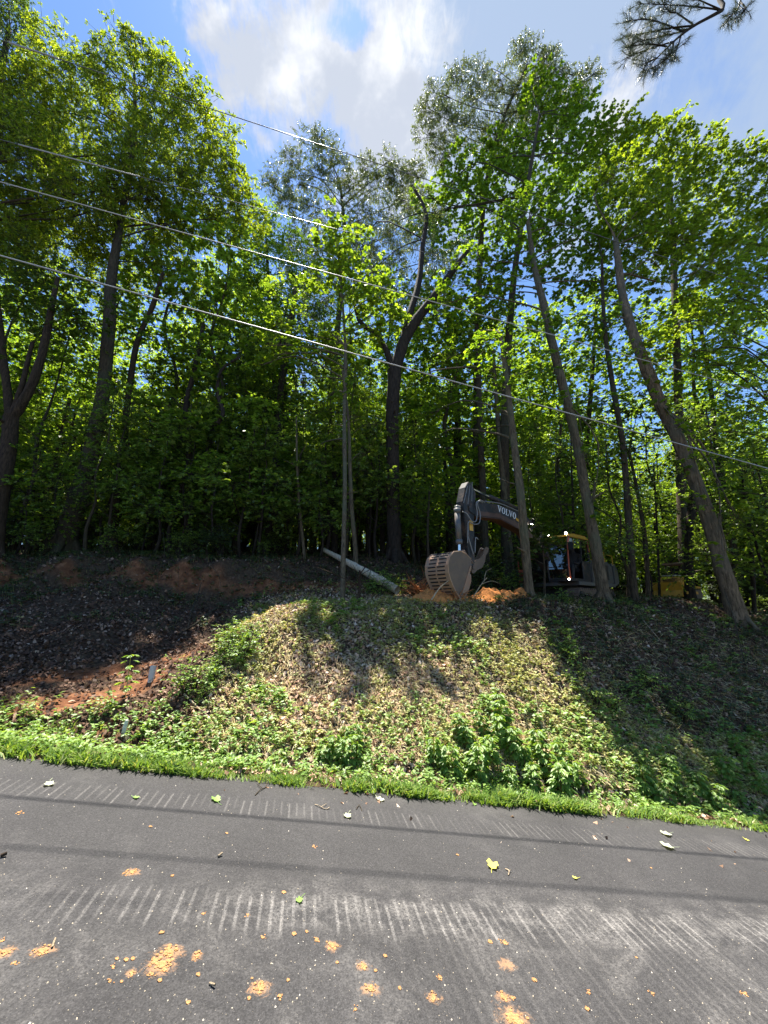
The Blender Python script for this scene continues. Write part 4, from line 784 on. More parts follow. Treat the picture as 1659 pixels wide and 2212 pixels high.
# where the sunny mound ends: distance beyond the road edge, and the across position
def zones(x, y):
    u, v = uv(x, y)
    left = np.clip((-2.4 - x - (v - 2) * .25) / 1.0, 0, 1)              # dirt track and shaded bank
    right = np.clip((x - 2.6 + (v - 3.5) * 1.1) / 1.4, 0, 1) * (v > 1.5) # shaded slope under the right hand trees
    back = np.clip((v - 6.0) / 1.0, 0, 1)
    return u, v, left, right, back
def clay_at(x, y):
    m = np.zeros(len(x))
    for px, py, Yd, r in ((0, 1560, 6.1, .34), (60, 1545, 6.35, .34), (130, 1530, 6.6, .32), (200, 1512, 6.9, .3), (270, 1490, 7.3, .3), (330, 1470, 7.7, .3), (400, 1430, 8.5, .3), (460, 1400, 9.1, .3), (500, 1380, 9.6, .3), (60, 1500, 7.0, .35), (160, 1470, 7.5, .4), (260, 1450, 8, .4),
                          (960, 1295, 11.6, .5), (1050, 1285, 12.2, .8), (1060, 1310, 11.1, .35), (1010, 1330, 10.6, .3), (930, 1300, 11.2, .4), (960, 1440, 8.6, .2), (930, 1560, 7.4, .18)):
        p = P(px, py, Yd); m += np.exp(-(((x - p[0]) ** 2 + (y - p[1]) ** 2) / (r * r)))
    return np.clip(m, 0, 1)
def litter():
    rg = np.random.default_rng(201); x, y = scatter(190000, TXL, TXR, 5.0, 26, rg); u, v, l, r, b = zones(x, y)
    patch = fbm(x * 1.1, y * 1.1, 4, 71) + .5
    p = np.where(v < .1, 0.03, np.where(v < 1.0, .5, .75)) * np.clip(.25 + patch * 1.1, 0, 1) * (1 - .85 * clay_at(x, y)) * (1 - .3 * b)
    z, n = normals(x, y); p = p * np.where(n[:, 2] < .62, .12, 1); k = rg.uniform(0, 1, len(x)) < p; x, y, z, n = x[k], y[k], z[k], n[k]; N_ = len(x)
    nr = unit(n + rg.normal(0, .45, (N_, 3))); d = unit(np.cross(nr, rg.normal(0, 1, (N_, 3))))
    tm = (np.array([[0, 0, 0], [.3, .3, .2], [.66, .36, -.02], [1, .04, .26], [.62, -.24, .2], [.26, -.38, .05]]), [[0, 1, 2, 3], [0, 3, 4, 5]])
    pos = np.c_[x, y, z + rg.uniform(.0, .035, N_)]; sz = rg.uniform(.035, .085, N_) * (1 + .02 * y); u, v, l, r, b = zones(x, y)
    dk = rg.uniform(0, 1, N_) < np.clip(l * 1.2 + b + r * .85, 0, .97)  # leaves in the shaded zones take the shade-coloured copy
    for kk, nm, mt in ((~dk, 'dry_leaf_litter', 'litter'), (dk, 'shaded_leaf_litter', 'littershade')):
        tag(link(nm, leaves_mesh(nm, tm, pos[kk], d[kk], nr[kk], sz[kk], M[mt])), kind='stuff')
litter()
def straw():
    rg = np.random.default_rng(202); x, y = scatter(150000, -.75, 1.15, 5.6, 12.5, rg); u, v, l, r, b = zones(x, y)
    patch = fbm(x * .8, y * .8, 4, 81) + .5
    p = (v > .7) * (1 - l) * (1 - b) * np.clip(patch * 1.7 - .1, 0, 1) * (1 - .6 * r)
    k = rg.uniform(0, 1, len(x)) < p; x, y = x[k], y[k]; z, n = normals(x, y); N_ = len(x)
    dn = unit(np.c_[n[:, 0], n[:, 1], -.5 * np.ones(N_)] + rg.normal(0, .45, (N_, 3))); d = unit(dn + n * rg.uniform(.1, .9, (N_, 1)))
    me = leaves_mesh('dry_stems', (T_BLADE[0] * np.array([1, .45, 2.2]), T_BLADE[1]), np.c_[x, y, z + .01], d, n + rg.normal(0, .4, (N_, 3)), rg.uniform(.08, .22, N_), M['straw']); tag(link('dry_stems', me), kind='stuff')
straw()
def weeds(name, N0, seed, fn, mat, size, tmpl, tx0=TXL, tx1=TXR, y0=5.2, y1=26, m=6, hgt=(.04, .14), tl=.1):
    rg = np.random.default_rng(seed); x, y = scatter(N0, tx0, tx1, y0, y1, rg); k = rg.uniform(0, 1, len(x)) < fn(x, y); x, y = x[k], y[k]
    z, n = normals(x, y); N_ = len(x); up = unit(n + np.array([0, 0, 1.2]) + rg.normal(0, .3, (N_, 3))); h = rg.uniform(*hgt, N_)
    base = np.c_[x, y, z]; t = rg.uniform(.3, 1, (N_, m)); pos = base[:, None] + up[:, None] * (h[:, None] * t)[..., None]; az = rg.uniform(0, 6.28, (N_, m))
    d = np.stack([np.cos(az), np.sin(az), rg.uniform(-.3, .5, (N_, m))], -1); nr = np.array([0, 0, 1.0]) + rg.normal(0, .35, (N_, m, 3)) + n[:, None] * .6
    sz = (size * rg.uniform(.6, 1.3, (N_, 1)) * np.ones((1, m)) * (1 + .03 * y[:, None])).ravel()
    tv, tf = twigs(base, base + up * h[:, None], .003)
    me = leaves_mesh(name, tmpl, pos.reshape(-1, 3), d.reshape(-1, 3), nr.reshape(-1, 3), sz, mat, (tv, tf, M['weed'])); tag(link(name, me), kind='stuff')
def f_mound(x, y):
    u, v, l, r, b = zones(x, y); p = fbm(x * .75, y * .75, 4, 91) + .5
    return (v > .8) * (1 - l) * (1 - b * .8) * (1 - r) * np.clip(p * 2.9 - .95, .05, 1) * .8 * (1 - .8 * clay_at(x, y))
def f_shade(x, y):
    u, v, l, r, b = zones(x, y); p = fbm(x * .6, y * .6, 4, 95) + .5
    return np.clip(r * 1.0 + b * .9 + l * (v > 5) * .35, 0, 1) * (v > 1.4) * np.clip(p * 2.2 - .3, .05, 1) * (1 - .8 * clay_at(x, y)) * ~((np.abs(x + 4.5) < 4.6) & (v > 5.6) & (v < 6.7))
def f_foot(x, y):
    u, v, l, r, b = zones(x, y); p = fbm(x * 1.3, y * 1.3, 3, 99) + .5
    return ((v > .1) & (v < 2.2)) * np.clip(2.0 - v, 0, 1) * np.clip(p * 2 - .3, 0, 1) * .8
weeds('bank_weeds', 52000, 211, f_mound, M['weed'], .048, T_OVAL, -.8, 1.1, 5.6, 12.8, 7)
def f_vine(x, y):
    u, v, l, r, b = zones(x, y); p = fbm(x * 1.0, y * 1.0, 4, 191) + .5
    return (v > .9) * (1 - l) * (1 - b * .8) * (1 - .5 * r) * (p > .6) * .6
weeds('bank_vines', 16000, 215, f_vine, M['broad'], .075, T_OVAL, -.8, 1.15, 5.6, 12.8, 6, (.06, .22))
weeds('shade_plants', 34000, 212, f_shade, M['vine'], .065, T_OVAL, y1=24, m=6, hgt=(.05, .2))
weeds('verge_weeds', 16000, 213, f_foot, M['broad'], .055, T_OVAL, -1.15, 1.2, 4.8, 9.5, 7, (.06, .18))
def grass():
    rg = np.random.default_rng(221); N0 = 120000; u = rg.uniform(-7.5, 12.5, N0); wd = .58 + .35 * np.clip((-u - 1) / 3, 0, 1) + .6 * fbm(u * .9, u * 0, 4, 5)
    v = -.05 + wd * 1.5 * rg.uniform(0, 1, N0) ** 1.5 + rg.normal(0, .05, N0); x, y = xy(u, v); k = (rg.uniform(0, 1, N0) < np.clip(.5 + 3.2 * fbm(x * 2.5, y * 2.5, 3, 6), .04, 1)) & (v > -.12 + .1 * fbm(u * 5, u * 0, 3, 14)) & (abs(x / y) < 1.3)
    x, y, v = x[k], y[k], v[k]; N_ = len(x); z = np.where(v < 0, rplane(x, y), height(x, y)); az = rg.uniform(0, 6.28, N_); tilt = rg.uniform(.25, 1.3, N_)
    d = np.stack([np.cos(az) * tilt, np.sin(az) * tilt, np.ones(N_)], -1); n = np.stack([-np.sin(az) * .2 + rg.normal(0, .2, N_), np.cos(az) * .2 + rg.normal(0, .2, N_), .4 * np.ones(N_)], -1) + np.c_[-np.cos(az), -np.sin(az), tilt]
    tm = (np.array([[0, .055, 0], [.5, .05, .03], [1, 0, -.22], [.5, -.05, .03], [0, -.055, 0]]), [[0, 1, 2, 3, 4]])
    me = leaves_mesh('verge_grass', tm, np.c_[x, y, z - .01], d, n, rg.uniform(.04, .13, N_) * np.clip(1 + 2.2 * fbm(x * 1.6, y * 1.6, 3, 61), .4, 2), M['grass']); tag(link('verge_grass', me), kind='stuff')
grass()

# ------------------------------------------------------------------ plants one can count
def build_plant(name, H, n, size, seed, mat='broad', pend=.3):
    """upright stems with tiers of divided, drooping leaves"""
    rg = np.random.default_rng(seed); e = empty(name); w = Wood(seed); pos, d, nr, sz = [], [], [], []
    for s in range(n):
        a = rg.uniform(0, 6.28); tip = np.array([math.cos(a), math.sin(a), 0]) * rg.uniform(.05, .3) * H + np.array([0, 0, H * rg.uniform(.7, 1)])
        w.limb([np.array([math.cos(a), math.sin(a), 0]) * .03 - np.array([0, 0, .05]), tip * np.array([.35, .35, .55]), tip], [.007, .006, .003], 4, 3)
        for k in range(7):
            t = .25 + .75 * k / 6; base = tip * np.array([t * .9, t * .9, t]); n2 = 2 if k < 6 else 4
            for j in range(n2):
                b = a + k * 1.57 + j * 6.283 / n2 + rg.uniform(-.3, .3); out = np.array([math.cos(b), math.sin(b), .25]); st = base + out * size * .5 * (1.3 - t * .6)
                s_ = size * (1.25 - .5 * t)
                for q in (-.75, -.3, 0, .3, .75):
                    bb = b + q; pos.append(st + rg.normal(0, .004, 3)); d.append([math.cos(bb), math.sin(bb), -pend * rg.uniform(.5, 1.3) - abs(q) * .15]); nr.append(np.array([math.cos(b) * .3, math.sin(b) * .3, 1]) + rg.normal(0, .18, 3)); sz.append(s_ * (1.1 - .5 * abs(q)))
    w.build('stem', M['weed'], e)
    link('leaves', leaves_mesh('leaves', T_LONG2, np.array(pos), np.array(d), np.array(nr), np.array(sz), M[mat]), e); return e
T_LONG2 = (np.array([[0, 0, 0], [.3, .17, .04], [.65, .15, .02], [1, 0, -.12], [.65, -.15, .02], [.3, -.17, .04]]), [[0, 1, 2, 3], [0, 3, 4, 5]])
BP = [build_plant('broadleaf_weed', .62, 3, .15, 301), build_plant('broadleaf_weed', .5, 3, .13, 302), build_plant('broadleaf_weed', .38, 2, .12, 303)]
def put(kinds, px, py, Y, s, label, cat, group):
    """stand it on the ground seen at this pixel"""
    p = P(px, py, Y)
    for _ in range(30):                                                 # march to where the ray meets the ground
        zz = hz(p[0], p[1])
        if p[2] < zz: break
        Y += .12; p = P(px, py, Y)
    return place(kinds, (p[0], p[1], zz - .01), random.uniform(0, 6.28), s, label, cat, group)
rg = np.random.default_rng(310)
clump = [(940, 1660), (975, 1690), (1010, 1640), (1030, 1700), (1060, 1660), (1075, 1620), (1100, 1710), (1115, 1650), (1140, 1680), (1150, 1720), (1170, 1650), (1190, 1700), (1210, 1730), (1225, 1680), (1250, 1715), (1005, 1610), (1090, 1590), (1045, 1600)]
for i, (a, b) in enumerate(clump): put(BP, a, b, 5.2, rg.uniform(.8, 1.15), 'bright green broad-leaved weed in the big clump at the foot of the sunny bank', 'plant', 'weeds in the big clump')
for i, (a, b) in enumerate([(725, 1640), (750, 1610), (765, 1655), (740, 1665), (700, 1655), (780, 1630)]): put(BP, a, b, 5.2, rg.uniform(.65, .85), 'bright green weed in the small clump left of the big clump of weeds', 'plant', 'weeds in the small clump')
for i, (a, b) in enumerate([(1430, 1745), (1460, 1720), (1490, 1750), (1520, 1730), (1550, 1760), (1580, 1720), (1600, 1755), (1450, 1690), (1560, 1690), (1620, 1680), (1640, 1720), (1400, 1725), (1600, 1640), (1640, 1620)]): put(BP, a, b, 5.8, rg.uniform(.65, .95), 'broad-leaved weed near the road edge at the right end of the bank', 'plant', 'weeds at the right end')
VS = [build_shrub('leafy_shrub', .6, M['broad'], .085, 331, 10), build_shrub('leafy_shrub', .45, M['broad'], .07, 332, 8)]
for i, (a, b) in enumerate([(470, 1460), (500, 1430), (455, 1490), (530, 1400), (545, 1375), (500, 1395), (420, 1500), (395, 1515), (440, 1520), (520, 1440)]): put(VS, a, b, 6.3, rg.uniform(.5, .85), 'sunlit leafy shrub on the left shoulder of the bank above the dirt track', 'shrub', 'shrubs on the left shoulder')
for i, (a, b) in enumerate([(835, 1282), (850, 1285), (822, 1290), (812, 1280), (862, 1278), (843, 1272), (828, 1276), (800, 1284)]): put(VS, a, b, 9.5, rg.uniform(.7, 1), 'bright green leafy shoot at the lower end of the fallen log', 'shrub', 'shoots by the fallen log')
for i, (a, b) in enumerate([(1225, 1420), (1240, 1450), (1190, 1400), (1260, 1480), (1390, 1470), (1410, 1500), (1370, 1520), (1290, 1530), (1480, 1560), (1215, 1300), (1080, 1305), (1330, 1560)]): put(VS, a, b, 8, rg.uniform(.5, .9), 'green leafy shrub on the shaded right-hand slope of the bank', 'shrub', 'shrubs on the shaded slope')
def tall_weed(px, py, Y, H, label, seed, lean=0):
    e = build_plant('tall_weed', H, 1, H * .16, seed, 'weed' if seed % 2 else 'broad', .3); p = P(px, py, Y)
    for _ in range(40):
        zz = hz(p[0], p[1])
        if p[2] < zz: break
        Y += .1; p = P(px, py, Y)
    e.location = (p[0], p[1], zz); tag(e, label, 'plant')
tall_weed(312 * .864, 1515, 6, .75, 'tall single-stemmed weed with large leaves beside the grey pipe', 340)
tall_weed(75, 1560, 5.5, .32, 'small bright weed at the left end of the dirt track', 341)
tall_weed(240, 1555, 5.6, .42, 'pale leafy weed arching over the dark hollow below the grey pipe', 342)
tall_weed(210, 1550, 5.6, .36, 'pale leafy weed left of the one arching over the hollow', 343)
tall_weed(1235, 1430, 8, .7, 'tall weed with pale round leaves where the sunny bank meets the shaded slope', 344)

# ------------------------------------------------------------------ pipe, stub, log, sticks, roots
def ground_at(px, py, Y=5.5, lift=0.0):
    for _ in range(250):
        p = P(px, py, Y); zz = hz(p[0], p[1])
        if p[2] < zz: break
        Y += .06
    return np.array([p[0], p[1], zz + lift])
M['pvc'] = solid('grey_plastic', (.55, .53, .48), .5, 0, .1, 8, 0); M['stub'] = solid('whitish_wood', (.6, .57, .5), .8, 0, .25, 30, .3)
g = ground_at(325, 1474); top = P(331.5, 1438, g[1] + .05)
mb = MB(); dv = Vector(top - g); mb.tube([Vector((0, 0, -.1)) , dv * .5, dv], .052, 18, False); mb.tube([dv, dv * .5], .046, 18, False)
o = mb.build('plastic_pipe', M['pvc'], None, smooth=True); o.location = g; tag(o, 'short grey plastic pipe leaning out of the red dirt at left', 'pipe')
g = ground_at(265, 1592); mb = MB(); mb.tube([(0, 0, -.05), (.01, 0, .1), (.02, .01, .2)], [.035, .03, .022], 7); o = mb.build('post_stub', M['stub'], None); o.location = g; tag(o, 'short weathered whitish stub in the grass below the grey pipe', 'post')
def branch(name, label, pts, w, bark, cat='branch', forks=(), seed=1, group=None, absolute=False, sub=4):
    pp = [np.asarray(p) if absolute else (ground_at(p[0], p[1], 5.5, (p[2] if len(p) > 2 else .03))) for p in pts]; o0 = pp[0]; W = Wood(seed); r = w
    W.limb([p - o0 for p in pp], list(np.linspace(r, r * .45, len(pp))), 7, sub)
    for fk in forks:
        q = [np.asarray(p) if absolute else ground_at(p[0], p[1], 5.5, (p[2] if len(p) > 2 else .03)) for p in fk]; W.limb([p - o0 for p in q], list(np.linspace(r * .6, r * .25, len(q))), 5, 4)
    o = W.build(name, M[bark]); o.location = o0; tag(o, label, cat, group); return o
lg = [P(700, 1188, 15.0), P(742, 1210, 13.3), P(782, 1231, 12.3), P(822, 1253, 11.6), P(858, 1275, 11.2)]
lo_ = Wood(4); lo_.limb([p - lg[0] for p in lg], [.08, .10, .115, .12, .12], 14, 5, .07); o = lo_.build('fallen_log', M['logbark']); o.location = lg[0]; tag(o, 'pale fallen log sloping down from the wood to the top of the bank', 'log')
branch('fallen_branch', 'forked dead branch lying on the dark left bank', [(405, 1365), (412, 1335, .15), (425, 1305, .25), (432, 1285, .3)], .022, 'bark', forks=[[(412, 1335, .15), (440, 1300, .3)]], seed=3)
branch('fallen_branch', 'long dark branch lying beneath the forked one on the left bank', [(385, 1375), (430, 1350, .08), (465, 1325, .12), (500, 1318)], .03, 'bark', seed=4)
branch('hanging_vine', 'thin vine dangling in front of the red lip of the cut bank', [P(352, 1150, 13.2), P(355, 1200, 12.6), P(340, 1240, 12.0), P(346, 1290, 11.2), P(335, 1340, 10.2), P(318, 1385, 9.3)], .008, 'bark', 'vine', seed=5, absolute=True)
branch('hanging_root', 'tangle of thin roots hanging from the cut bank above the dead branches', [P(445, 1208, 12.6), P(470, 1240, 12.0), P(476, 1275, 11.5), P(450, 1300, 11.0)], .009, 'bark', 'root', [[P(500, 1212, 12.6), P(492, 1250, 12.1), P(510, 1290, 11.2)], [P(440, 1215, 12.6), P(430, 1260, 11.8), P(440, 1310, 10.8)], [P(385, 1212, 12.6), P(386, 1260, 11.8), P(384, 1285, 11.4)]], 6, None, True)
branch('fallen_branch', 'crooked branch in the leaf litter on the shaded right slope', [(1430, 1325, .05), (1460, 1338, .1), (1480, 1328, .2), (1500, 1340, .1), (1540, 1335, .15)], .018, 'bark', forks=[[(1500, 1340, .1), (1545, 1365)]], seed=7)
branch('fallen_branch', 'long thin branch running down the shaded right slope', [(1350, 1300, .05), (1390, 1350, .1), (1430, 1395, .1)], .016, 'dead', seed=8)
branch('fallen_branch', 'bent bare sapling stem arching out of the slope below the stout pinkish trunk', [(1610, 1440), (1595, 1380, .5), (1575, 1320, .9), (1590, 1290, 1.2), (1640, 1260, 1.4)], .012, 'bark', forks=[[(1608, 1435, .05), (1630, 1400, .3), (1659, 1370, .5)]], seed=9)
branch('fallen_branch', 'long thin branch lying level near the right edge of the picture', [(1500, 1372, .08), (1560, 1376, .1), (1659, 1378, .12)], .013, 'bark', seed=10)
branch('fallen_branch', 'thin straight stick standing slanted in the sunny bank above the big weed clump', [(1175, 1600), (1165, 1555, .1), (1158, 1520, .2)], .01, 'dead', seed=11)
branch('fallen_branch', 'pale curved stick at the left foot of the bank right of the grey pipe', [(385, 1500, .05), (400, 1520, .08), (425, 1540, .08), (455, 1560, .04)], .018, 'dead', seed=12)
branch('fallen_branch', 'short pale stick in the leaf litter low on the left end of the bank', [(455, 1575, .04), (468, 1590, .05), (470, 1610)], .014, 'dead', seed=13)
branch('fallen_branch', 'pale brush heap beneath the excavator cab', [(1190, 1283, .1), (1220, 1278, .3), (1260, 1285, .2)], .02, 'dead', forks=[[(1200, 1283, .05), (1240, 1270, .4)], [(1225, 1285, .1), (1205, 1266, .5)], [(1180, 1280, .1), (1215, 1262, .5)], [(1250, 1285, .1), (1228, 1270, .4)]], seed=14)
# torn-up roots and clay beside the bucket
def clay_heap(name, label, c, rx, ry, h, seed, mat='clay'):
    n = 26; gx, gy = np.meshgrid(np.linspace(-1, 1, n), np.linspace(-1, 1, n)); rr = np.sqrt(gx ** 2 + gy ** 2)
    X = c[0] + gx * rx; Y = c[1] + gy * ry; hh = np.clip(1 - rr ** 2, 0, 1) * (1 + 1.6 * fbm(X * 5, Y * 5, 4, seed)) + .5 * fbm(X * 14, Y * 14, 3, seed) * (rr < .95)
    Z = height(X.ravel(), Y.ravel()) - c[2] + hh.ravel() * h - .10 * (rr.ravel() > .93); i = np.arange(n * n).reshape(n, n); F = np.stack([i[:-1, :-1], i[:-1, 1:], i[1:, 1:], i[1:, :-1]], -1).reshape(-1, 4)
    o = link(name, npmesh(name, np.c_[X.ravel() - c[0], Y.ravel() - c[1], Z], [F], M[mat])); o.location = c; tag(o, label, 'dirt pile'); return o
c1 = ground_at(945, 1297, 9); clay_heap('clay_heap', 'heap of bright orange clay left of and under the bucket', c1, .8, .6, .34, 5)
c2 = ground_at(1060, 1296, 10); clay_heap('clay_heap', 'ridge of orange clay right of the bucket', c2, 1.0, .7, .3, 6)
c3 = ground_at(1125, 1290, 10.5); clay_heap('clay_heap', 'small lump of orange clay left of the pale trunk', c3, .45, .4, .22, 7)
def root_tangle(name, label, c, n, R_, seed):
    rg = np.random.default_rng(seed); W = Wood(seed)
    for i in range(n):
        a = rg.uniform(0, 6.28); e_ = rg.uniform(-.1, 1.1); d = np.array([math.cos(a) * math.cos(e_), math.sin(a) * math.cos(e_), math.sin(e_)]); L_ = R_ * rg.uniform(.4, 1.1)
        p1 = d * L_ * .5 + rg.normal(0, .12 * R_, 3); p2 = d * L_ + rg.normal(0, .15 * R_, 3); r = rg.uniform(.005, .02); st = rg.normal(0, .15 * R_, 3)
        W.limb([st, p1, p2], [r, r * .8, r * .3], 5, 3)
    o = W.build(name, M['rootred'] if i % 1 == 0 else M['dead']); o.location = c; tag(o, label, 'roots'); return o
M['rootred'] = barkmat('clay_stained_root', (.16, .07, .03), (.5, .24, .11))
root_tangle('torn_roots', 'tangle of torn roots sticking out of the orange clay left of the bucket', tuple(ground_at(900, 1290, 9) + np.array([0, 0, .1])), 70, .75, 21)
root_tangle('torn_roots', 'torn roots and twigs on the clay under the bucket', tuple(ground_at(985, 1300, 9.0) + np.array([0, 0, .05])), 34, .55, 22)
branch('broken_branch', 'pale snapped branch leaning across the bucket shell', [P(932, 1296, 9.9), P(950, 1270, 9.95), P(972, 1252, 10.1)], .022, 'dead', absolute=True, seed=31)
branch('broken_branch', 'forked pale twig standing right of the bucket teeth', [P(1022, 1290, 10), P(1040, 1262, 10.1), P(1052, 1248, 10.2)], .014, 'dead', 'branch', [[P(1040, 1262, 10.1), P(1062, 1255, 10.2), P(1082, 1262, 10.3)], [P(1046, 1255, 10.1), P(1050, 1235, 10.2), P(1062, 1228, 10.2)]], 32, None, True)

# ------------------------------------------------------------------ things lying on the road
M['leafpale'] = leafmat('fallen_pale_leaf', [(0, (.42, .48, .3)), (1, (.6, .62, .42))], .2); M['leafyellow'] = leafmat('fallen_yellow_leaf', [(0, (.62, .58, .08)), (1, (.75, .7, .16))], .2, tcol=(1, 1, .6)); M['leafgreen'] = leafmat('fallen_green_leaf', [(0, (.16, .3, .05)), (1, (.26, .42, .1))], .25)
def road_leaf(px, py, size, mat, label, seed, curl=.3):
    rg = np.random.default_rng(seed); x, y, z = on_road(px, py); tv, tf = T_TULIP; n = 10
    tv = tv.copy(); tv[:, 2] = (np.abs(tv[:, 1]) * curl + (tv[:, 0] - .4) ** 2 * curl) + rg.uniform(0, .05, len(tv))
    a = rg.uniform(0, 6.28); ca, sa = math.cos(a), math.sin(a); V = tv * size; V = np.c_[V[:, 0] * ca - V[:, 1] * sa, V[:, 0] * sa + V[:, 1] * ca, V[:, 2] + .004]
    me = npmesh('fallen_leaf', V, [np.array(tf)], M[mat]); o = link('fallen_leaf', me); o.location = (x, y, z); o.rotation_euler = (0, math.atan(-SL) , 0)
    mb = MB(); s0 = Vector(V[0]); dd = Vector((-ca, -sa, .02)); mb.tube([s0, s0 + dd * size * .35, s0 + dd * size * .7 + Vector((.01, .01, 0))], .0022, 5); mb.build('leaf_stalk', M[mat], o); tag(o, label, 'leaf')
for i, a in enumerate([(470, 1733, .11, 'leafgreen', 'curled green leaf on the asphalt near the grass, left of centre'), (107, 1690, .10, 'leafpale', 'pale leaf on the asphalt near the upper left edge of the road'), (815, 1723, .11, 'leafpale', 'pale green leaf close to the grass edge in the middle of the road'),
          (752, 1759, .10, 'leafpale', 'pale leaf lying across the row of track marks, on the thin wire shadow'), (1062, 1879, .13, 'leafyellow', 'bright yellow lobed leaf alone on the asphalt'), (1445, 1802, .14, 'leafpale', 'curled pale leaf, upper one of the pair at the right side of the road'),
          (1452, 1831, .15, 'leafpale', 'curled pale leaf, lower one of the pair at the right side of the road'), (1609, 1812, .06, 'leafyellow', 'tiny orange-brown leaf near the right edge of the road'), (288, 1722, .06, 'leafgreen', 'small green leaf near the grass at left'),
          (650, 1942, .06, 'leafgreen', 'tiny green leaf above the near row of track marks'), (1025, 1739, .05, 'leafgreen', 'tiny green leaf near the grass, right of centre'), (1246, 1898, .05, 'leafyellow', 'tiny yellow leaf scrap right of the big yellow leaf')]): road_leaf(*a, seed=400 + i)
def road_stick(pts, r, label, bark, seed, forks=()):
    def q(p, k): x, y, z = on_road(*p); return np.array([x, y, z + r + k])
    W = Wood(seed); p0 = q(pts[0], 0); W.limb([q(p, .01 * (i % 2)) - p0 for i, p in enumerate(pts)], [r] * len(pts), 6, 4)
    for fk in forks: W.limb([q(p, .01) - p0 for p in fk], [r * .7] * len(fk), 5, 3)
    o = W.build('twig', M[bark]); o.location = p0; tag(o, label, 'twig')
road_stick([(551, 1718), (562, 1708), (574, 1700), (576, 1692)], .005, 'dark curved twig on the road beside the grass', 'bark', 1, [[(566, 1704), (556, 1696)]])
road_stick([(680, 1738), (690, 1743), (703, 1748), (712, 1746)], .005, 'pale curved twig lying across the track marks', 'dead', 2, [[(694, 1745), (705, 1738)]])
road_stick([(770, 1748), (776, 1740), (782, 1752)], .004, 'small forked twig beside the pale leaf on the track marks', 'bark', 3)
road_stick([(471, 1852), (480, 1848)], .009, 'short pale woodchip on the left half of the road', 'dead', 4)
road_stick([(0, 1853), (14, 1850)], .012, 'short reddish stick at the left edge of the picture', 'barkred', 5)
road_stick([(1092, 1878), (1100, 1885), (1098, 1892)], .005, 'tiny pale forked twig right of the yellow leaf', 'dead', 6, [[(1100, 1885), (1104, 1883)]])
road_stick([(112, 2050), (118, 2035)], .006, 'thin pale straw beside a clod at lower left', 'dead', 7)
road_stick([(452, 2128), (464, 2136)], .006, 'small curved woodchip low in the picture left of centre', 'dead', 8)
clods = [(570, 382, 50), (745, 398, 15), (1226, 470, 20), (877, 562, 22), (1070, 567, 22), (698, 645, 20), (1135, 667, 25), (1270, 650, 20), (1367, 677, 28), (1435, 700, 50), (1325, 640, 15), (733, 733, 72), (700, 785, 70), (672, 765, 40), (655, 825, 30), (850, 747, 35), (180, 725, 60), (20, 730, 50), (62, 775, 25),
         (10, 680, 25), (545, 763, 20), (573, 758, 18), (505, 758, 15), (488, 793, 22), (567, 818, 30), (475, 856, 22), (525, 857, 12), (855, 827, 18), (690, 852, 18), (1125, 885, 60), (1207, 920, 30), (1075, 930, 16), (812, 948, 18), (1457, 774, 14), (1567, 787, 45), (1622, 810, 15), (1600, 890, 55), (1535, 978, 22), (1245, 850, 14), (1088, 842, 10),
         (80, 123, 30), (650, 184, 16), (1355, 268, 22), (980, 212, 14), (2119, 684, 20), (2179, 687, 35), (2174, 925, 40), (2212, 927, 25), (2220, 1015, 85), (1899, 838, 25), (1874, 925, 45), (1727, 886, 15), (2544, 905, 25), (2537, 975, 20), (2819, 907, 25), (3216, 908, 30), (2749, 752, 12), (1977, 307, 16), (2309, 850, 20), (1664, 745, 16), (2812, 362, 12)]
for i, (a, b, s) in enumerate(clods):
    px, py = a * .5, 1693.5 + b * .5; x, y, z = on_road(px, py); rg = np.random.default_rng(500 + i); W_ = s * .5 / 829.5 * math.hypot(y, 2.3) * .98
    n = 1 if s < 22 else int(s / 2.2); bm = bmesh.new(); W_ *= .55 if s > 40 else .7
    for k in range(n):
        sub = bmesh.ops.create_icosphere(bm, subdivisions=2, radius=1.0)['verts']
        r = W_ * .5 if n == 1 else (W_ * .26 if k == 0 else W_ * rg.uniform(.04, .17)); cx, cy = (0, 0) if k == 0 else rg.normal(0, W_ * .26, 2); sq = rg.uniform(.14, .36)
        fz = rg.uniform(0, 99)
        for v in sub:
            f = 1 + .5 * (float(vnoise(np.array([v.co.x * 2 + fz]), np.array([v.co.y * 2 + v.co.z * 3]), 3)[0]) - .5) * 1.6; v.co = Vector((cx + v.co.x * r * f, cy + v.co.y * r * f * .85, max(-.002, v.co.z * r * sq * f + r * .12)))
    me = bpy.data.meshes.new('clay_clod'); bm.to_mesh(me); bm.free(); me.materials.append(M['claypale']); o = link('clay_clod', me); o.location = (x, y, z + .001); o.rotation_euler = (0, math.atan(-SL), 0)
    big = {49: 'flat pale smear of orange clay at the bottom edge of the picture'}
    lab = big.get(i) or ('crumbled heap of orange clay on the asphalt, larger than the clods around it' if s > 40 else 'small clod of dried orange clay dropped on the asphalt')
    tag(o, lab, 'clay clod', 'larger crumbled clay heaps on the road' if s > 40 else 'small clay clods on the road')
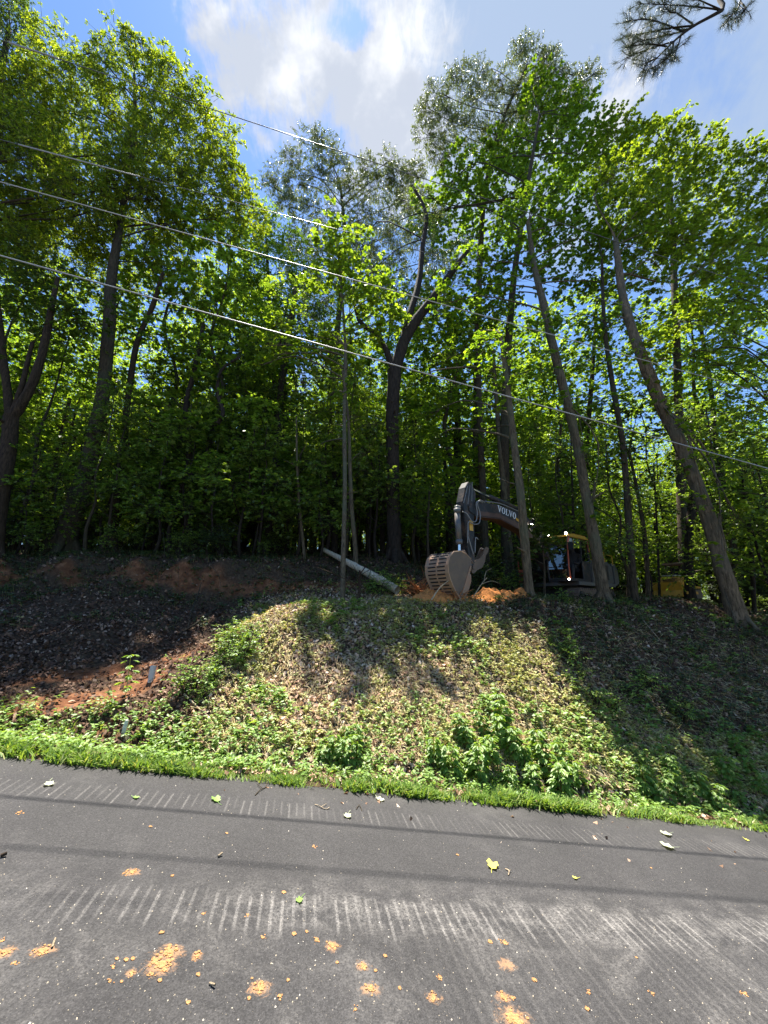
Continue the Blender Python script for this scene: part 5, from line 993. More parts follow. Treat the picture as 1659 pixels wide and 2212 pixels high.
def grit():
    rg = np.random.default_rng(600); N0 = 1900; px = rg.uniform(-50, 1700, N0); py = 1650 + 600 * rg.uniform(0, 1, N0) ** .8
    pts = np.array([on_road(a, b) for a, b in zip(px, py)]); u, v = uv(pts[:, 0], pts[:, 1]); k = (v < -.05) & (v > -7); pts = pts[k]; n = len(pts)
    near = rg.uniform(0, 1, n) ** 3; d = np.c_[rg.normal(0, 1, (n, 2)), np.zeros(n)]
    tm = (np.array([[0, 0, 0], [.5, .4, 0], [1, 0, 0], [.5, -.4, 0], [.5, 0, .5]]), [[0, 4, 1], [1, 4, 2], [2, 4, 3], [3, 4, 0]])
    me = leaves_mesh('grit', tm, pts, d, np.array([0, 0, 1.0]) + np.zeros((n, 3)), .003 + .011 * near, M['gritmat']); tag(link('grit', me), kind='stuff')
M['gritmat'] = leafmat('grit', [(0, (.2, .17, .13)), (.6, (.4, .34, .25)), (1, (.55, .5, .42))], 0, .9, .2)
grit()

# ------------------------------------------------------------------ overhead wires
M['wire'] = solid('aluminium_cable', (.40, .40, .39), .5, .35, .1, 3); M['wiredark'] = solid('dark_cable', (.12, .12, .12), .4, .2, .1, 3)
def wire(p0, p1, r, label, mat='wire', sleeve=None):
    a, b = P(*p0), P(*p1); d = b - a; W = MB(); pts = []
    for i in range(61):
        t = -2.0 + 5.5 * i / 60; q = a + d * t; q = q + np.array([0, 0, .010 * ((t * (1 - t)) * -1) * 1.0]); pts.append(Vector(q - a))
    W.tube(pts, r, 8); e = W.build('overhead_cable', M[mat], None, smooth=True); e.location = a; tag(e, label, 'cable', None)
    if sleeve:
        q0, q1 = sleeve; A = a + d * q0; B = a + d * q1; mb = MB(); mb.tube([Vector(A - a), Vector(B - a)], r * 1.9, 10); s = mb.build('cable_sleeve', M['wire'], e, smooth=True)
    return e
def Yw(px): return 7.95 + (px - 829.5) * .00195
def wy(px, py):     # depth where the ray of the pixel meets the vertical plane of the wires
    d = raydir(px, py); k = 7.95 / (d[1] - d[0] * math.tan(A_ROAD)); return k * d[1]
wire((0, 552, wy(0, 552)), (1659, 1012, wy(1659, 1012)), .0145, 'lowest and thickest overhead cable crossing the picture')
wire((0, 393, wy(0, 393)), (1659, 852, wy(1659, 852)), .0115, 'overhead cable second from the bottom, bright at its left end')
wire((40, 312, wy(40, 312)), (1350, 660, wy(1350, 660)), .007, 'thin overhead wire third from the bottom, mostly hidden by leaves', 'wiredark', (-.0, .16))
wire((20, 92, wy(20, 92)), (800, 348, wy(800, 348)), .010, 'topmost overhead wire crossing the open blue sky', 'wiredark', (-.0, .12))

# ------------------------------------------------------------------ pine bough at top right
def pine():
    e = empty('pine_tree', (13.5, 3.0, hz(13.5, 3.0))); o0 = np.array(e.location); rg = np.random.default_rng(701); W = Wood(701)
    T = [np.array([0, 0, -.2]), np.array([.1, 0, 5]), np.array([.0, .2, 11]), np.array([-.3, .2, 18])]; W.limb(T, [.32, .27, .2, .1], 12, 5)
    W.build('trunk', M['barkpink'], e)
    B = Wood(702); Yb = 5.4; main = [o0 + np.array([0, .1, 12.3]), P(1640, -30, Yb), P(1560, 22, Yb), P(1500, 55, Yb), P(1455, 90, Yb), P(1410, 135, Yb)]
    B.limb([p - o0 for p in main], [.09, .05, .035, .028, .02, .01], 7, 5); tips = []; lat = []
    laterals = [((1560, 22), (1510, 15), (1440, 10), (1385, 8)), ((1500, 55), (1450, 60), (1400, 70), (1350, 78)), ((1500, 55), (1465, 30), (1440, 20), (1420, -25)), ((1455, 90), (1420, 100), (1385, 112), (1352, 125)), ((1455, 90), (1450, 115), (1430, 135), (1400, 150)),
                ((1600, 0), (1590, 25), (1570, 40)), ((1530, 38), (1480, 65), (1430, 78), (1370, 92)), ((1480, 70), (1430, 50), (1395, 42), (1355, 45)), ((1560, 22), (1500, -5), (1450, -30)), ((1420, 125), (1400, 135), (1390, 150)), ((1600, 5), (1610, 20), (1590, 38)), ((1440, 100), (1400, 95), (1360, 100)), ((1470, 80), (1462, 105), (1450, 120))]
    for l in laterals:
        pts = [P(a, b, Yb + rg.normal(0, .12)) - o0 for a, b in l]; pts[0] = P(l[0][0], l[0][1], Yb) - o0; B.limb(pts, list(np.linspace(.018, .006, len(pts))), 5, 4); lat.append(pts)
        sp, _ = smooth_poly(pts, [1] * len(pts), 5)
        for k, q in enumerate(sp[4:]):
            for r_ in range(3):
                d = unit(rg.normal(0, 1, 3) + (sp[-1] - sp[0]) * 1.2); t_ = q + d * rg.uniform(.08, .26); B.limb([q, (q + t_) / 2 + rg.normal(0, .01, 3), t_], [.005, .004, .003], 4, 2); tips.append((t_, d))
    B.build('branch', M['barkdark'], e)
    c = np.array([t for t, d in tips]); ax = np.array([d for t, d in tips]); m = 46; n = len(c)
    base = c[:, None] - ax[:, None] * rg.uniform(0, .10, (n, m))[..., None]; dd = ax[:, None] * rg.uniform(.1, 1.2, (n, m))[..., None] + rg.normal(0, .55, (n, m, 3)); nr = rg.normal(0, 1, (n, m, 3))
    tm = (np.array([[0, .012, 0], [1, 0, -.05], [0, -.012, 0]]), [[0, 1, 2]])
    link('needles', leaves_mesh('needles', tm, base.reshape(-1, 3), dd.reshape(-1, 3), nr.reshape(-1, 3), rg.uniform(.10, .17, n * m), M['needle']), e)
    tag(e, 'pine tree whose needle-covered bough hangs into the top right of the sky', 'pine tree')
pine()

# ------------------------------------------------------------------ machines
def paint(name, col, rough=.42, dirt=(.22, .13, .08), amt=.5):
    m, t, out = newmat(name); L = t.links.new; b = N(t, 'ShaderNodeBsdfPrincipled'); tc = N(t, 'ShaderNodeTexCoord')
    n1 = N(t, 'ShaderNodeTexNoise', inp={'Scale': 4.0, 'Detail': 8.0, 'Roughness': .75}); L(tc.outputs['Object'], n1.inputs['Vector'])
    mr = N(t, 'ShaderNodeMapRange', inp={'From Min': .62 - .25 * amt, 'From Max': .72, 'To Max': .75}); L(n1.outputs['Fac'], mr.inputs['Value'])
    mx = N(t, 'ShaderNodeMix', data_type='RGBA'); L(mr.outputs[0], mx.inputs[0]); mx.inputs[6].default_value = (*col, 1); mx.inputs[7].default_value = (*dirt, 1); L(mx.outputs[2], b.inputs['Base Color'])
    rr = N(t, 'ShaderNodeMapRange', inp={'To Min': rough, 'To Max': .9}); L(mr.outputs[0], rr.inputs['Value']); L(rr.outputs[0], b.inputs['Roughness']); L(b.outputs[0], out.inputs[0]); return m
M['grey'] = paint('dark_grey_paint', (.013, .013, .013), .55); M['body'] = paint('grey_body_paint', (.10, .10, .095)); M['yellow'] = paint('yellow_paint', (.70, .36, .03)); M['redorange'] = paint('red_orange_paint', (.50, .09, .035), .45, (.2, .1, .06), .3)
M['bouncebrown'] = paint('dusty_bounce_brown', (.085, .045, .03), .6, (.2, .11, .07), .8); M['steel'] = paint('bucket_steel', (.34, .24, .16), .6, (.42, .19, .09), 1.2); M['steeldark'] = paint('worn_dark_steel', (.13, .085, .055), .55, (.25, .16, .1), .6)  # the dusty brown has reddish bounced light mixed into its colour
M['rubber'] = solid('black_rubber', (.015, .015, .015), .75); M['hose'] = solid('hose', (.22, .21, .20), .45, 0, .1, 6); M['chrome'] = solid('chrome_rod', (.6, .6, .6), .15, 1, .03, 4); M['white'] = solid('white_decal', (.78, .78, .76), .5, 0, .04); M['interior'] = solid('cab_interior', (.012, .012, .013), .8)
def glass():
    m, t, out = newmat('tinted_glass'); L = t.links.new; g = N(t, 'ShaderNodeBsdfGlossy'); g.inputs['Roughness'].default_value = .02; g.inputs['Color'].default_value = (.9, .95, .95, 1); tr = N(t, 'ShaderNodeBsdfTransparent'); tr.inputs['Color'].default_value = (.55, .6, .6, 1)
    f = N(t, 'ShaderNodeFresnel'); f.inputs['IOR'].default_value = 1.6; a = N(t, 'ShaderNodeMath', operation='ADD', use_clamp=True); L(f.outputs[0], a.inputs[0]); a.inputs[1].default_value = .08
    mx = N(t, 'ShaderNodeMixShader'); L(a.outputs[0], mx.inputs[0]); L(tr.outputs[0], mx.inputs[1]); L(g.outputs[0], mx.inputs[2]); L(mx.outputs[0], out.inputs[0]); return m
M['glass'] = glass()
def lampmat():
    m, t, out = newmat('lit_lamp'); e = N(t, 'ShaderNodeEmission'); e.inputs['Color'].default_value = (1, .93, .78, 1); e.inputs['Strength'].default_value = 14; t.links.new(e.outputs[0], out.inputs[0]); return m
M['lamp'] = lampmat()
def serif_word(word, h, parent, origin, ang, mat, y, name='lettering'):
    """slab serif capitals standing in the x-z plane, reading towards -x when seen from +y"""
    V, F = [], []
    def poly(pts): n = len(V); V.extend(pts); F.append(tuple(range(n, n + len(pts))))
    def quad(x0, z0, x1, z1): poly([(x0, z0), (x1, z0), (x1, z1), (x0, z1)])
    x = 0
    for ch in word:
        if ch == 'V':
            poly([(x + .08, .93), (x + .36, .93), (x + .56, .30), (x + .46, 0)]); poly([(x + .46, 0), (x + .56, 0), (x + .90, .93), (x + .78, .93), (x + .5, .30)]); quad(x, .92, x + .43, 1.0); quad(x + .68, .92, x + 1.0, 1.0); x += 1.02
        elif ch == 'O':
            n = 20
            for k in range(n):
                a, b = 2 * math.pi * k / n, 2 * math.pi * (k + 1) / n; cx = x + .46
                def o(t, rx, rz): return (cx + rx * math.cos(t), .5 + rz * math.sin(t))
                poly([o(a, .45, .52), o(b, .45, .52), o(b, .20, .42), o(a, .20, .42)])
            x += .98
        elif ch == 'L':
            quad(x + .12, .08, x + .36, .92); quad(x, .92, x + .48, 1.0); quad(x, 0, x + .78, .085); poly([(x + .60, .08), (x + .78, .08), (x + .78, .38), (x + .70, .38)]); x += .84
        elif ch == '2':
            quad(x + .05, 0, x + .7, .18); quad(x + .05, .18, x + .24, .5); quad(x + .05, .42, x + .7, .58); quad(x + .5, .58, x + .7, 1); quad(x + .05, .84, x + .5, 1); x += .85
        elif ch == '0':
            quad(x + .05, 0, x + .7, .18); quad(x + .05, .82, x + .7, 1); quad(x + .05, .18, x + .25, .82); quad(x + .5, .18, x + .7, .82); x += .85
    ca, sa = math.cos(ang), math.sin(ang)
    def xf(p): a, b = -p[0] * h, p[1] * h; return (origin[0] + a * ca - b * sa, y, origin[1] + a * sa + b * ca)
    me = bpy.data.meshes.new(name); me.from_pydata([xf(p) for p in V], [], F); me.materials.append(mat); o = link(name, me, parent); return o
def seated_person(parent_loc, rz):
    e = empty('person', parent_loc, rz)
    me = bpy.data.meshes.new('body'); J = [((0, 0, 0), .15), ((-.02, 0, .22), .15), ((-.03, 0, .45), .16), ((-.02, 0, .54), .06), ((0.0, 0, .60), .055), ((.01, 0, .69), .095), ((.02, 0, .78), .085)]
    V = [j[0] for j in J]; Rr = [j[1] for j in J]; E = [(i, i + 1) for i in range(len(J) - 1)]
    def chain(start, pts):
        k = start
        for p, r in pts: V.append(p); Rr.append(r); E.append((k, len(V) - 1)); k = len(V) - 1
        return k
    for s in (-1, 1):
        chain(0, [((.1, s * .1, .0), .095), ((.42, s * .14, .04), .07), ((.46, s * .14, -.18), .055), ((.48, s * .14, -.38), .042), ((.60, s * .14, -.42), .035)])
        hnd = chain(2, [((-.02, s * .2, .43), .065), ((.06, s * .26, .2), .045), ((.2, s * .24, .10), .036), ((.32, s * .2, .14), .03), ((.38, s * .19, .16), .026)])
        for f in range(4): chain(hnd, [((.41, s * (.165 + .018 * f), .17), .009), ((.435, s * (.165 + .018 * f), .15), .008), ((.43, s * (.165 + .018 * f), .13), .007)])
        chain(hnd, [((.385, s * .155, .15), .01), ((.41, s * .15, .14), .008)])
    me.from_pydata(V, E, []); me.materials.append(M['shirt']); o = link('body', me, e); sk = o.modifiers.new('skin', 'SKIN'); me.skin_vertices[0].data[0].use_root = True
    for i, r in enumerate(Rr): me.skin_vertices[0].data[i].radius = (r, r)
    o.modifiers.new('sub', 'SUBSURF').levels = 1; o.modifiers['sub'].render_levels = 1
    h = bpy.data.meshes.new('head'); bm = bmesh.new(); bmesh.ops.create_uvsphere(bm, u_segments=20, v_segments=14, radius=.105)
    for v in bm.verts:
        v.co.z *= 1.2; v.co.y *= .85
        if v.co.x > .08 and abs(v.co.y) < .02 and -.04 < v.co.z < .02: v.co.x += .02
        if v.co.x > .06 and .02 < abs(v.co.y) < .05 and 0 < v.co.z < .04: v.co.x -= .012
        if v.co.z < -.08: v.co *= .9
    bm.to_mesh(h); bm.free(); h.materials.append(M['skin']); link('head', h, e).location = (.03, 0, .74)
    cap = MB(); cap.tube([(.02, 0, .79), (.02, 0, .85), (.01, 0, .875)], [.108, .098, .05], 14); cap.box((.13, 0, .795), (.10, .13, .012)); cap.build('cap', M['shirt'], e); return e
M['shirt'] = solid('dark_shirt', (.06, .055, .055), .9); M['skin'] = solid('skin', (.32, .18, .13), .6, 0, .08)
def mbar(p, q, r, n=8): m = MB(); m.tube([p, q], r, n); return m
def excavator():
    e = empty('excavator', (6.81, 14.66, -.05), math.radians(218.9))
    def part(mb, name, mat, bevel=.01, parent=None, smooth=False): return mb.build(name, M[mat], parent or e, bevel, smooth)
    # undercarriage
    for s in (-1, 1):
        y0, y1 = s * .72, s * 1.12; prof = [(-1.45, .12), (-1.3, .02), (1.3, .02), (1.45, .12), (1.52, .3), (1.4, .5), (1.2, .56), (-1.2, .56), (-1.4, .5), (-1.52, .3)]
        m = MB(); m.prism(prof, min(y0, y1), max(y0, y1)); L_ = len(prof)
        for i in range(L_):
            a, b = Vector((prof[i][0], 0, prof[i][1])), Vector((prof[(i + 1) % L_][0], 0, prof[(i + 1) % L_][1])); nseg = max(1, int((b - a).length / .15))
            for k in range(nseg): c = a.lerp(b, (k + .5) / nseg); m.box((c.x, (y0 + y1) / 2, c.z), (.035 if abs(b.z - a.z) < .02 else .05, .44, .06))
        t = part(m, 'track', 'steeldark', 0)
        w = MB()
        for cx in (-1.22, 1.22): w.tube([(cx, s * 1.1, .29), (cx, s * 1.15, .29)], .2, 18)
        for cx in (-.8, -.4, 0, .4, .8): w.tube([(cx, s * 1.1, .14), (cx, s * 1.14, .14)], .09, 12)
        part(w, 'wheel', 'grey', 0, t)
    m = MB(); m.box((0, 0, .42), (1.5, 1.5, .3)); m.tube([(0, 0, .5), (0, 0, .7)], .5, 24); part(m, 'undercarriage_frame', 'grey')
    # house
    m = MB(); m.box((-.35, 0, .74), (3.0, 2.1, .12)); part(m, 'deck', 'body')
    m = MB(); m.prism([(-1.75, .8), (.05, .8), (.05, 1.5), (-.2, 1.62), (-1.5, 1.62), (-1.75, 1.4)], -1.04, 1.04); h = part(m, 'engine_hood', 'body', .04)
    m = MB(); m.box((-.72, 1.045, 1.2), (1.2, .02, .55)); part(m, 'side_panel', 'grey', .006, h)
    m = MB(); [m.box((-.75 + .09 * k, 1.058, 1.28), (.05, .012, .3)) for k in range(6)]; part(m, 'grille', 'rubber', 0, h)
    m = MB(); m.box((-.8, 0, 1.66), (1.3, 1.5, .08)); part(m, 'hood_cover', 'yellow', .02, h)
    m = MB(); m.prism([(-2.2, .75), (-1.78, .75), (-1.78, 1.55), (-2.0, 1.6), (-2.25, 1.4), (-2.3, 1.0)], -1.05, 1.05); part(m, 'counterweight', 'body', .05)
    m = MB(); m.tube([(-1.2, 1.02, 1.6), (-1.2, 1.02, 2.0), (-.3, 1.02, 2.0), (-.3, 1.02, 1.6)], .02, 8); m.tube([(-1.95, 1.0, 1.5), (-1.95, 1.0, 1.9), (-1.3, 1.0, 1.9)], .02, 8); part(m, 'handrail', 'yellow', 0)
    m = MB(); m.box((.75, -.78, 1.02), (1.2, .5, .5)); b = part(m, 'tool_box', 'grey', .03)
    m = MB(); m.box((1.37, -.78, 1.02), (.03, .52, .56)); m.tube([(1.4, -.52, .75), (1.4, -.52, 1.65), (.8, -.52, 1.72)], .02, 8); m.tube([(1.4, -1.02, .75), (1.4, -1.02, 1.65), (.8, -1.02, 1.72)], .02, 8); part(m, 'guard_rail', 'redorange', 0, b)
    # cab
    x0, x1, y0, y1, z0, z1 = .1, 1.72, .32, 1.02, .82, 2.36
    c = MB()
    c.box(((x0 + x1) / 2, (y0 + y1) / 2, z0 + .03), (x1 - x0, y1 - y0, .10)); c.box((x0 + .03, (y0 + y1) / 2, (z0 + z1) / 2), (.06, y1 - y0, z1 - z0 - .1))
    for y in (y0, y1):
        c.tube([(x1, y, z0), (x1 + .04, y, z0 + .35), (x1 - .04, y, z1 - .35), (x1 - .22, y, z1 - .02)], .028, 8); c.tube([(.72, y, z0), (.70, y, z1 - .05)], .025, 8); c.tube([(x0 + .03, y, z0), (x0 + .03, y, z1 - .1)], .035, 8)
    c.tube([(x1, y0, z0 + .05), (x1, y1, z0 + .05)], .03, 8); c.tube([(x1 + .03, y0, z0 + .45), (x1 + .03, y1, z0 + .45)], .014, 8)
    c.box((.4, y1 - .01, 1.2), (.56, .04, .62)); cab = part(c, 'cab_frame', 'grey', 0)
    m = MB(); m.prism([(x0 - .04, z1 - .06), (x1 - .15, z1 - .06), (x1 - .2, z1 + .01), (x1 - .5, z1 + .07), (x0 + .2, z1 + .07), (x0 - .04, z1)], y0 - .03, y1 + .03); part(m, 'cab_roof', 'yellow', .012, cab)
    m = MB(); m.tube([(x1 + .015, y1 + .035, z0 + .06), (x1 + .05, y1 + .035, z0 + .4), (x1 - .02, y1 + .035, z1 - .35), (x1 - .2, y1 + .035, z1 - .08)], .022, 8); m.tube([(.2, y1 + .035, z1 - .1), (.12, y1 + .035, z1 - .5)], .02, 8); part(m, 'door_pillar', 'redorange', 0, cab)
    g = MB(); g.add([(x1, y0 + .03, z0 + .08), (x1, y1 - .03, z0 + .08), (x1 + .035, y1 - .03, z0 + .36), (x1 + .035, y0 + .03, z0 + .36)], [(0, 1, 2, 3)]); g.add([(x1 + .035, y0 + .03, z0 + .38), (x1 + .035, y1 - .03, z0 + .38), (x1 - .045, y1 - .03, z1 - .35), (x1 - .045, y0 + .03, z1 - .35)], [(0, 1, 2, 3)])
    g.add([(x1 - .05, y0 + .03, z1 - .34), (x1 - .05, y1 - .03, z1 - .34), (x1 - .21, y1 - .03, z1 - .05), (x1 - .21, y0 + .03, z1 - .05)], [(0, 1, 2, 3)]); part(g, 'windscreen', 'glass', 0, cab)
    g = MB(); g.add([(.1, y1, 1.52), (.69, y1, 1.52), (.69, y1, z1 - .08), (.12, y1, z1 - .1)], [(0, 1, 2, 3)]); g.add([(.1, y0, 1.0), (1.66, y0, 1.0), (1.5, y0, z1 - .08), (.12, y0, z1 - .1)], [(0, 1, 2, 3)]); g.add([(.74, y1 + .012, z1 - .42), (1.6, y1 + .012, z1 - .42), (1.5, y1 + .012, z1 - .08), (.74, y1 + .012, z1 - .08)], [(0, 1, 2, 3)]); part(g, 'side_window', 'glass', 0, cab)
    m = MB(); m.box((.5, .66, 1.2), (.5, .46, .14)); m.box((.27, .66, 1.55), (.12, .46, .62)); m.box((.27, .66, 1.95), (.09, .26, .2)); part(m, 'seat', 'interior', .03, cab)
    m = MB(); m.box((1.3, .66, 1.2), (.12, .3, .6)); m.tube([(1.05, .42, 1.2), (1.1, .42, 1.5)], .015); m.tube([(1.05, .92, 1.2), (1.1, .92, 1.5)], .015); m.box((.9, .4, 1.2), (.4, .1, .35)); part(m, 'console', 'interior', .02, cab)
    serif_word('20', .16, cab, (1.56, z1 - .28), 0, M['white'], y1 + .02, 'number_decal')
    def lamp(loc, r=.045, d=(1, .4, 0)):
        m = MB(); D = Vector(d).normalized(); p = Vector(loc); m.tube([p - D * .07, p], r * 1.25, 12); k = part(m, 'work_lamp', 'rubber', 0); m = MB(); m.tube([p + D * .001, p + D * .012], r, 14); part(m, 'lens', 'lamp', 0, k)
    lamp((x1 - .16, y1 - .04, z1 + .05), .04); lamp((x1 - .16, y0 + .05, z1 + .04), .03); lamp((x1 + .06, y1 + .0, z0 + .03), .028)
    m = MB(); m.tube([(x1 - .1, y1 + .06, z0 + .7), (x1 + .12, y1 + .2, z0 + .95)], .012); m.box((x1 + .13, y1 + .2, z0 + 1.1), (.03, .16, .26)); part(m, 'mirror', 'rubber', .008, cab)
    # boom
    prof = [(.55, .95), (.95, .85), (1.9, 1.95), (2.75, 2.45), (4.1, 2.70), (5.35, 2.62), (5.62, 2.72), (5.66, 2.88), (5.5, 3.02), (5.1, 3.10), (4.2, 3.17), (2.6, 3.06), (1.55, 2.62), (.55, 1.35)]
    m = MB(); m.prism(prof, -.20, .14); bo = part(m, 'boom', 'grey', .015)
    m = MB(); low = [(1.95, 1.99), (2.78, 2.46), (4.1, 2.72), (5.3, 2.65), (5.25, 2.79), (4.1, 2.86), (2.7, 2.62), (1.85, 2.12)]; m.prism(low, .141, .147); m.prism([(1.93, 1.95), (2.77, 2.43), (4.1, 2.685), (5.33, 2.60), (5.35, 2.62), (4.1, 2.70), (2.75, 2.45), (1.9, 1.955)], -.2, .147); part(m, 'boom_bounce_stripe', 'bouncebrown', 0, bo)  # reddish light reflected onto the boom's lower edge, painted as a stripe
    serif_word('VOLVO', .215, bo, (4.22, 2.93), math.radians(7.0), M['white'], .149, 'lettering')
    m = MB(); m.prism([(2.75, 2.66), (3.2, 2.78), (3.2, 2.87), (2.75, 2.75)], .147, .15); part(m, 'warning_label', 'yellow', 0, bo)
    lamp((2.35, .2, 2.72), .045, (1, .9, -.1))
    for y in (-.42, .36):
        m = MB(); m.tube([(1.05, y, .95), (1.9, y, 1.75)], .075, 12); k = part(m, 'boom_cylinder', 'grey', 0, None, True); m = MB(); m.tube([(1.9, y, 1.75), (2.75, y * .6, 2.72)], .035, 10); part(m, 'rod', 'chrome', 0, k)
    m = MB(); m.tube([(2.7, -.03, 3.25), (4.35, -.03, 3.42)], .085, 14); m.box((2.75, -.03, 3.14), (.2, .12, .25)); k = part(m, 'stick_cylinder', 'grey', 0, None, True)
    m = MB(); m.tube([(4.35, -.03, 3.42), (5.48, -.03, 3.56)], .04, 10); part(m, 'rod', 'chrome', 0, k)
    # stick, standing almost upright
    st = [(5.30, 2.95), (5.22, 3.35), (5.40, 3.62), (5.56, 3.66), (5.72, 3.45), (5.86, 3.0), (5.84, 2.6), (5.76, 1.6), (5.70, 1.2), (5.58, 1.08), (5.46, 1.2), (5.42, 1.7), (5.38, 2.5)]
    m = MB(); m.prism(st, -.15, .11); s_ = part(m, 'stick', 'grey', .012)
    m = MB(); m.prism([(5.46, 2.15), (5.62, 2.15), (5.62, 2.45), (5.46, 2.45)], .112, .116); part(m, 'warning_label', 'yellow', 0, s_)
    m = MB()
    for zz in ((5.62, 3.5, 5.84, 2.95), (5.5, 3.58, 5.66, 2.9), (5.4, 3.58, 5.45, 3.15)): m.box(((zz[0] + zz[2]) / 2, .118, (zz[1] + zz[3]) / 2), (.02, .012, .62), Matrix.Rotation(math.atan2(zz[2] - zz[0], zz[1] - zz[3]), 3, 'Y').inverted())
    part(m, 'stiffener', 'hose', 0, s_)
    m = MB(); m.tube([(5.98, -.02, 2.78), (5.98, -.02, 2.64)], .10, 16); m.tube([(5.98, -.02, 2.70), (5.96, -.02, 1.80)], .085, 16); m.tube([(5.96, -.02, 1.86), (5.96, -.02, 1.72)], .10, 16); m.box((5.9, -.02, 2.8), (.26, .1, .14)); k = part(m, 'bucket_cylinder', 'body', 0, None, True)
    m = MB(); m.tube([(5.96, -.02, 1.74), (5.97, -.02, 1.52)], .045, 12); part(m, 'rod', 'chrome', 0, k)
    m = MB(); m.tube([(5.99, -.2, 1.5), (5.99, .18, 1.5)], .045, 10)
    for y in (-.18, .16): m.prism([(5.94, 1.48), (6.03, 1.52), (6.14, 1.18), (6.05, 1.14)], y - .02, y + .02); m.prism([(5.96, 1.46), (6.0, 1.54), (5.66, 1.24), (5.62, 1.18)], y - .02, y + .02)
    part(m, 'bucket_linkage', 'steel', .004)
    def hose(pts, r=.016):
        pp, _ = smooth_poly(pts, [1] * len(pts), 6); m = MB(); m.tube([tuple(p) for p in pp], r, 7); part(m, 'hose', 'hose', 0, None, True)
    hose([(5.92, .12, 2.66), (5.80, .17, 2.62), (5.62, .2, 2.42), (5.42, .2, 2.44), (5.34, .2, 2.7), (5.36, .2, 2.98), (5.25, .2, 3.08), (5.0, .18, 3.08)])
    hose([(5.78, .14, 1.75), (5.74, .15, 2.2), (5.72, .17, 2.38), (5.5, .2, 2.33), (5.26, .2, 2.42), (5.2, .2, 2.7), (5.30, .2, 2.98), (5.16, .2, 3.12), (4.9, .18, 3.1)])
    hose([(5.74, .14, 1.95), (5.68, .15, 1.75), (5.62, .15, 1.6), (5.56, .15, 1.45)]); hose([(5.48, .15, 1.5), (5.46, .16, 1.75), (5.42, .16, 1.95), (5.34, .18, 1.9)])
    hose([(4.7, .1, 3.18), (4.0, .1, 3.23), (3.2, .1, 3.16), (2.5, .1, 3.08)], .02); hose([(4.7, .04, 3.2), (4.0, .04, 3.25), (3.2, .04, 3.18), (2.5, .04, 3.1)], .02)
    # bucket: curved back to the front, mouth towards the machine
    cx, cz = 6.50, 1.0
    arc = [(6.02, 1.26), (6.20, 1.38), (6.45, 1.44), (6.70, 1.40), (6.88, 1.26), (6.96, 1.05), (6.95, .85), (6.88, .66), (6.78, .48), (6.66, .32), (6.52, .17)]
    inn = [(x + (6.42 - x) * .035, z + (.95 - z) * .035) for x, z in arc]
    m = MB(); ws = .39
    for i in range(len(arc) - 1):
        q = [arc[i], arc[i + 1], inn[i + 1], inn[i]]; m.prism(q, -ws, ws)
    bk = part(m, 'bucket_shell', 'steel', 0)
    for s in (-1, 1):
        m = MB(); pl = arc + [(6.40, .30), (6.34, .52), (6.12, .92), (6.0, 1.1)]; m.prism(pl, s * ws - .012 + s * .012, s * ws + .012 + s * .012); part(m, 'side_plate', 'steeldark', 0, bk)
    m = MB()
    for s in (-1, 1):                                                       # rolled edge round the side plates
        m.tube([(x, s * (ws + .02), z) for x, z in arc], .018, 6)
        m.box((6.24, s * (ws + .03), .70), (.045, .03, .82), Matrix.Rotation(math.radians(-28), 3, 'Y'))
    part(m, 'side_edge', 'steel', 0, bk)
    m = MB()
    for k in range(1, len(arc) - 1):
        for tt in ((.5,) if k < 3 else (.2, .7)):
            x = arc[k][0] * (1 - tt) + arc[k + 1][0] * tt; z = arc[k][1] * (1 - tt) + arc[k + 1][1] * tt; dx, dz = arc[k + 1][0] - arc[k][0], arc[k + 1][1] - arc[k][1]; d_ = math.hypot(dx, dz); nx, nz = -dz / d_, dx / d_
            if nx * (x - 6.4) + nz * (z - .9) < 0: nx, nz = -nx, -nz
            for y in (-.17, .17): m.box((x + nx * .006, y + .02 * math.sin(k * 5), z + nz * .006), (.016, .27, .032), Matrix.Rotation(math.atan2(dx, dz), 3, 'Y'))
    part(m, 'slot_shadow', 'interior', 0, bk)  # near-black raised strips painting in the shadow gaps of the bucket back
    for k in range(4):
        m = MB(); y = -.33 + .22 * k; m.prism([(6.56, .22), (6.46, .24), (6.42, .0), (6.46, -.02)], y - .035, y + .035); part(m, 'tooth', 'steeldark', .005, bk)
    m = MB()
    for y in (-.16, .12): m.prism([(6.0, 1.30), (6.3, 1.46), (6.36, 1.38), (6.06, 1.02), (5.66, 1.08), (5.64, 1.2)], y - .02, y + .02)
    part(m, 'bucket_ears', 'steeldark', .004, bk)
    # thumb: wavy edged arm on the machine side, swung out
    m = MB()
    for y in (-.08, .10):
        m.prism([(5.66, 1.02), (5.55, 1.12), (5.42, 1.30), (5.22, 1.36), (5.08, 1.48), (4.96, 1.66), (4.86, 1.74), (4.76, 1.70), (4.80, 1.58), (4.92, 1.46), (4.98, 1.28), (5.12, 1.10), (5.38, 1.0), (5.5, .92), (5.6, .9)], y - .015, y + .015)
    m.tube([(5.58, -.15, 1.05), (5.58, .15, 1.05)], .04, 10); m.tube([(4.85, -.1, 1.66), (4.85, .12, 1.66)], .04, 10); part(m, 'thumb_bracket', 'steeldark', .004)
    m = MB(); th = [(5.72, .86), (5.82, .92), (5.94, .90), (5.98, .78), (5.92, .70), (5.99, .62), (5.97, .54), (6.05, .50), (6.04, .40), (6.12, .37), (6.12, .28), (6.20, .22), (6.16, .15), (6.02, .22), (5.86, .42), (5.72, .68)]
    for y in (-.12, .14): m.prism(th, y - .02, y + .02)
    m.tube([(5.84, -.16, .82), (5.84, .18, .82)], .035, 10); m.tube([(5.7, .02, .86), (5.6, .02, 1.06)], .04, 10); part(m, 'thumb', 'steel', .004)
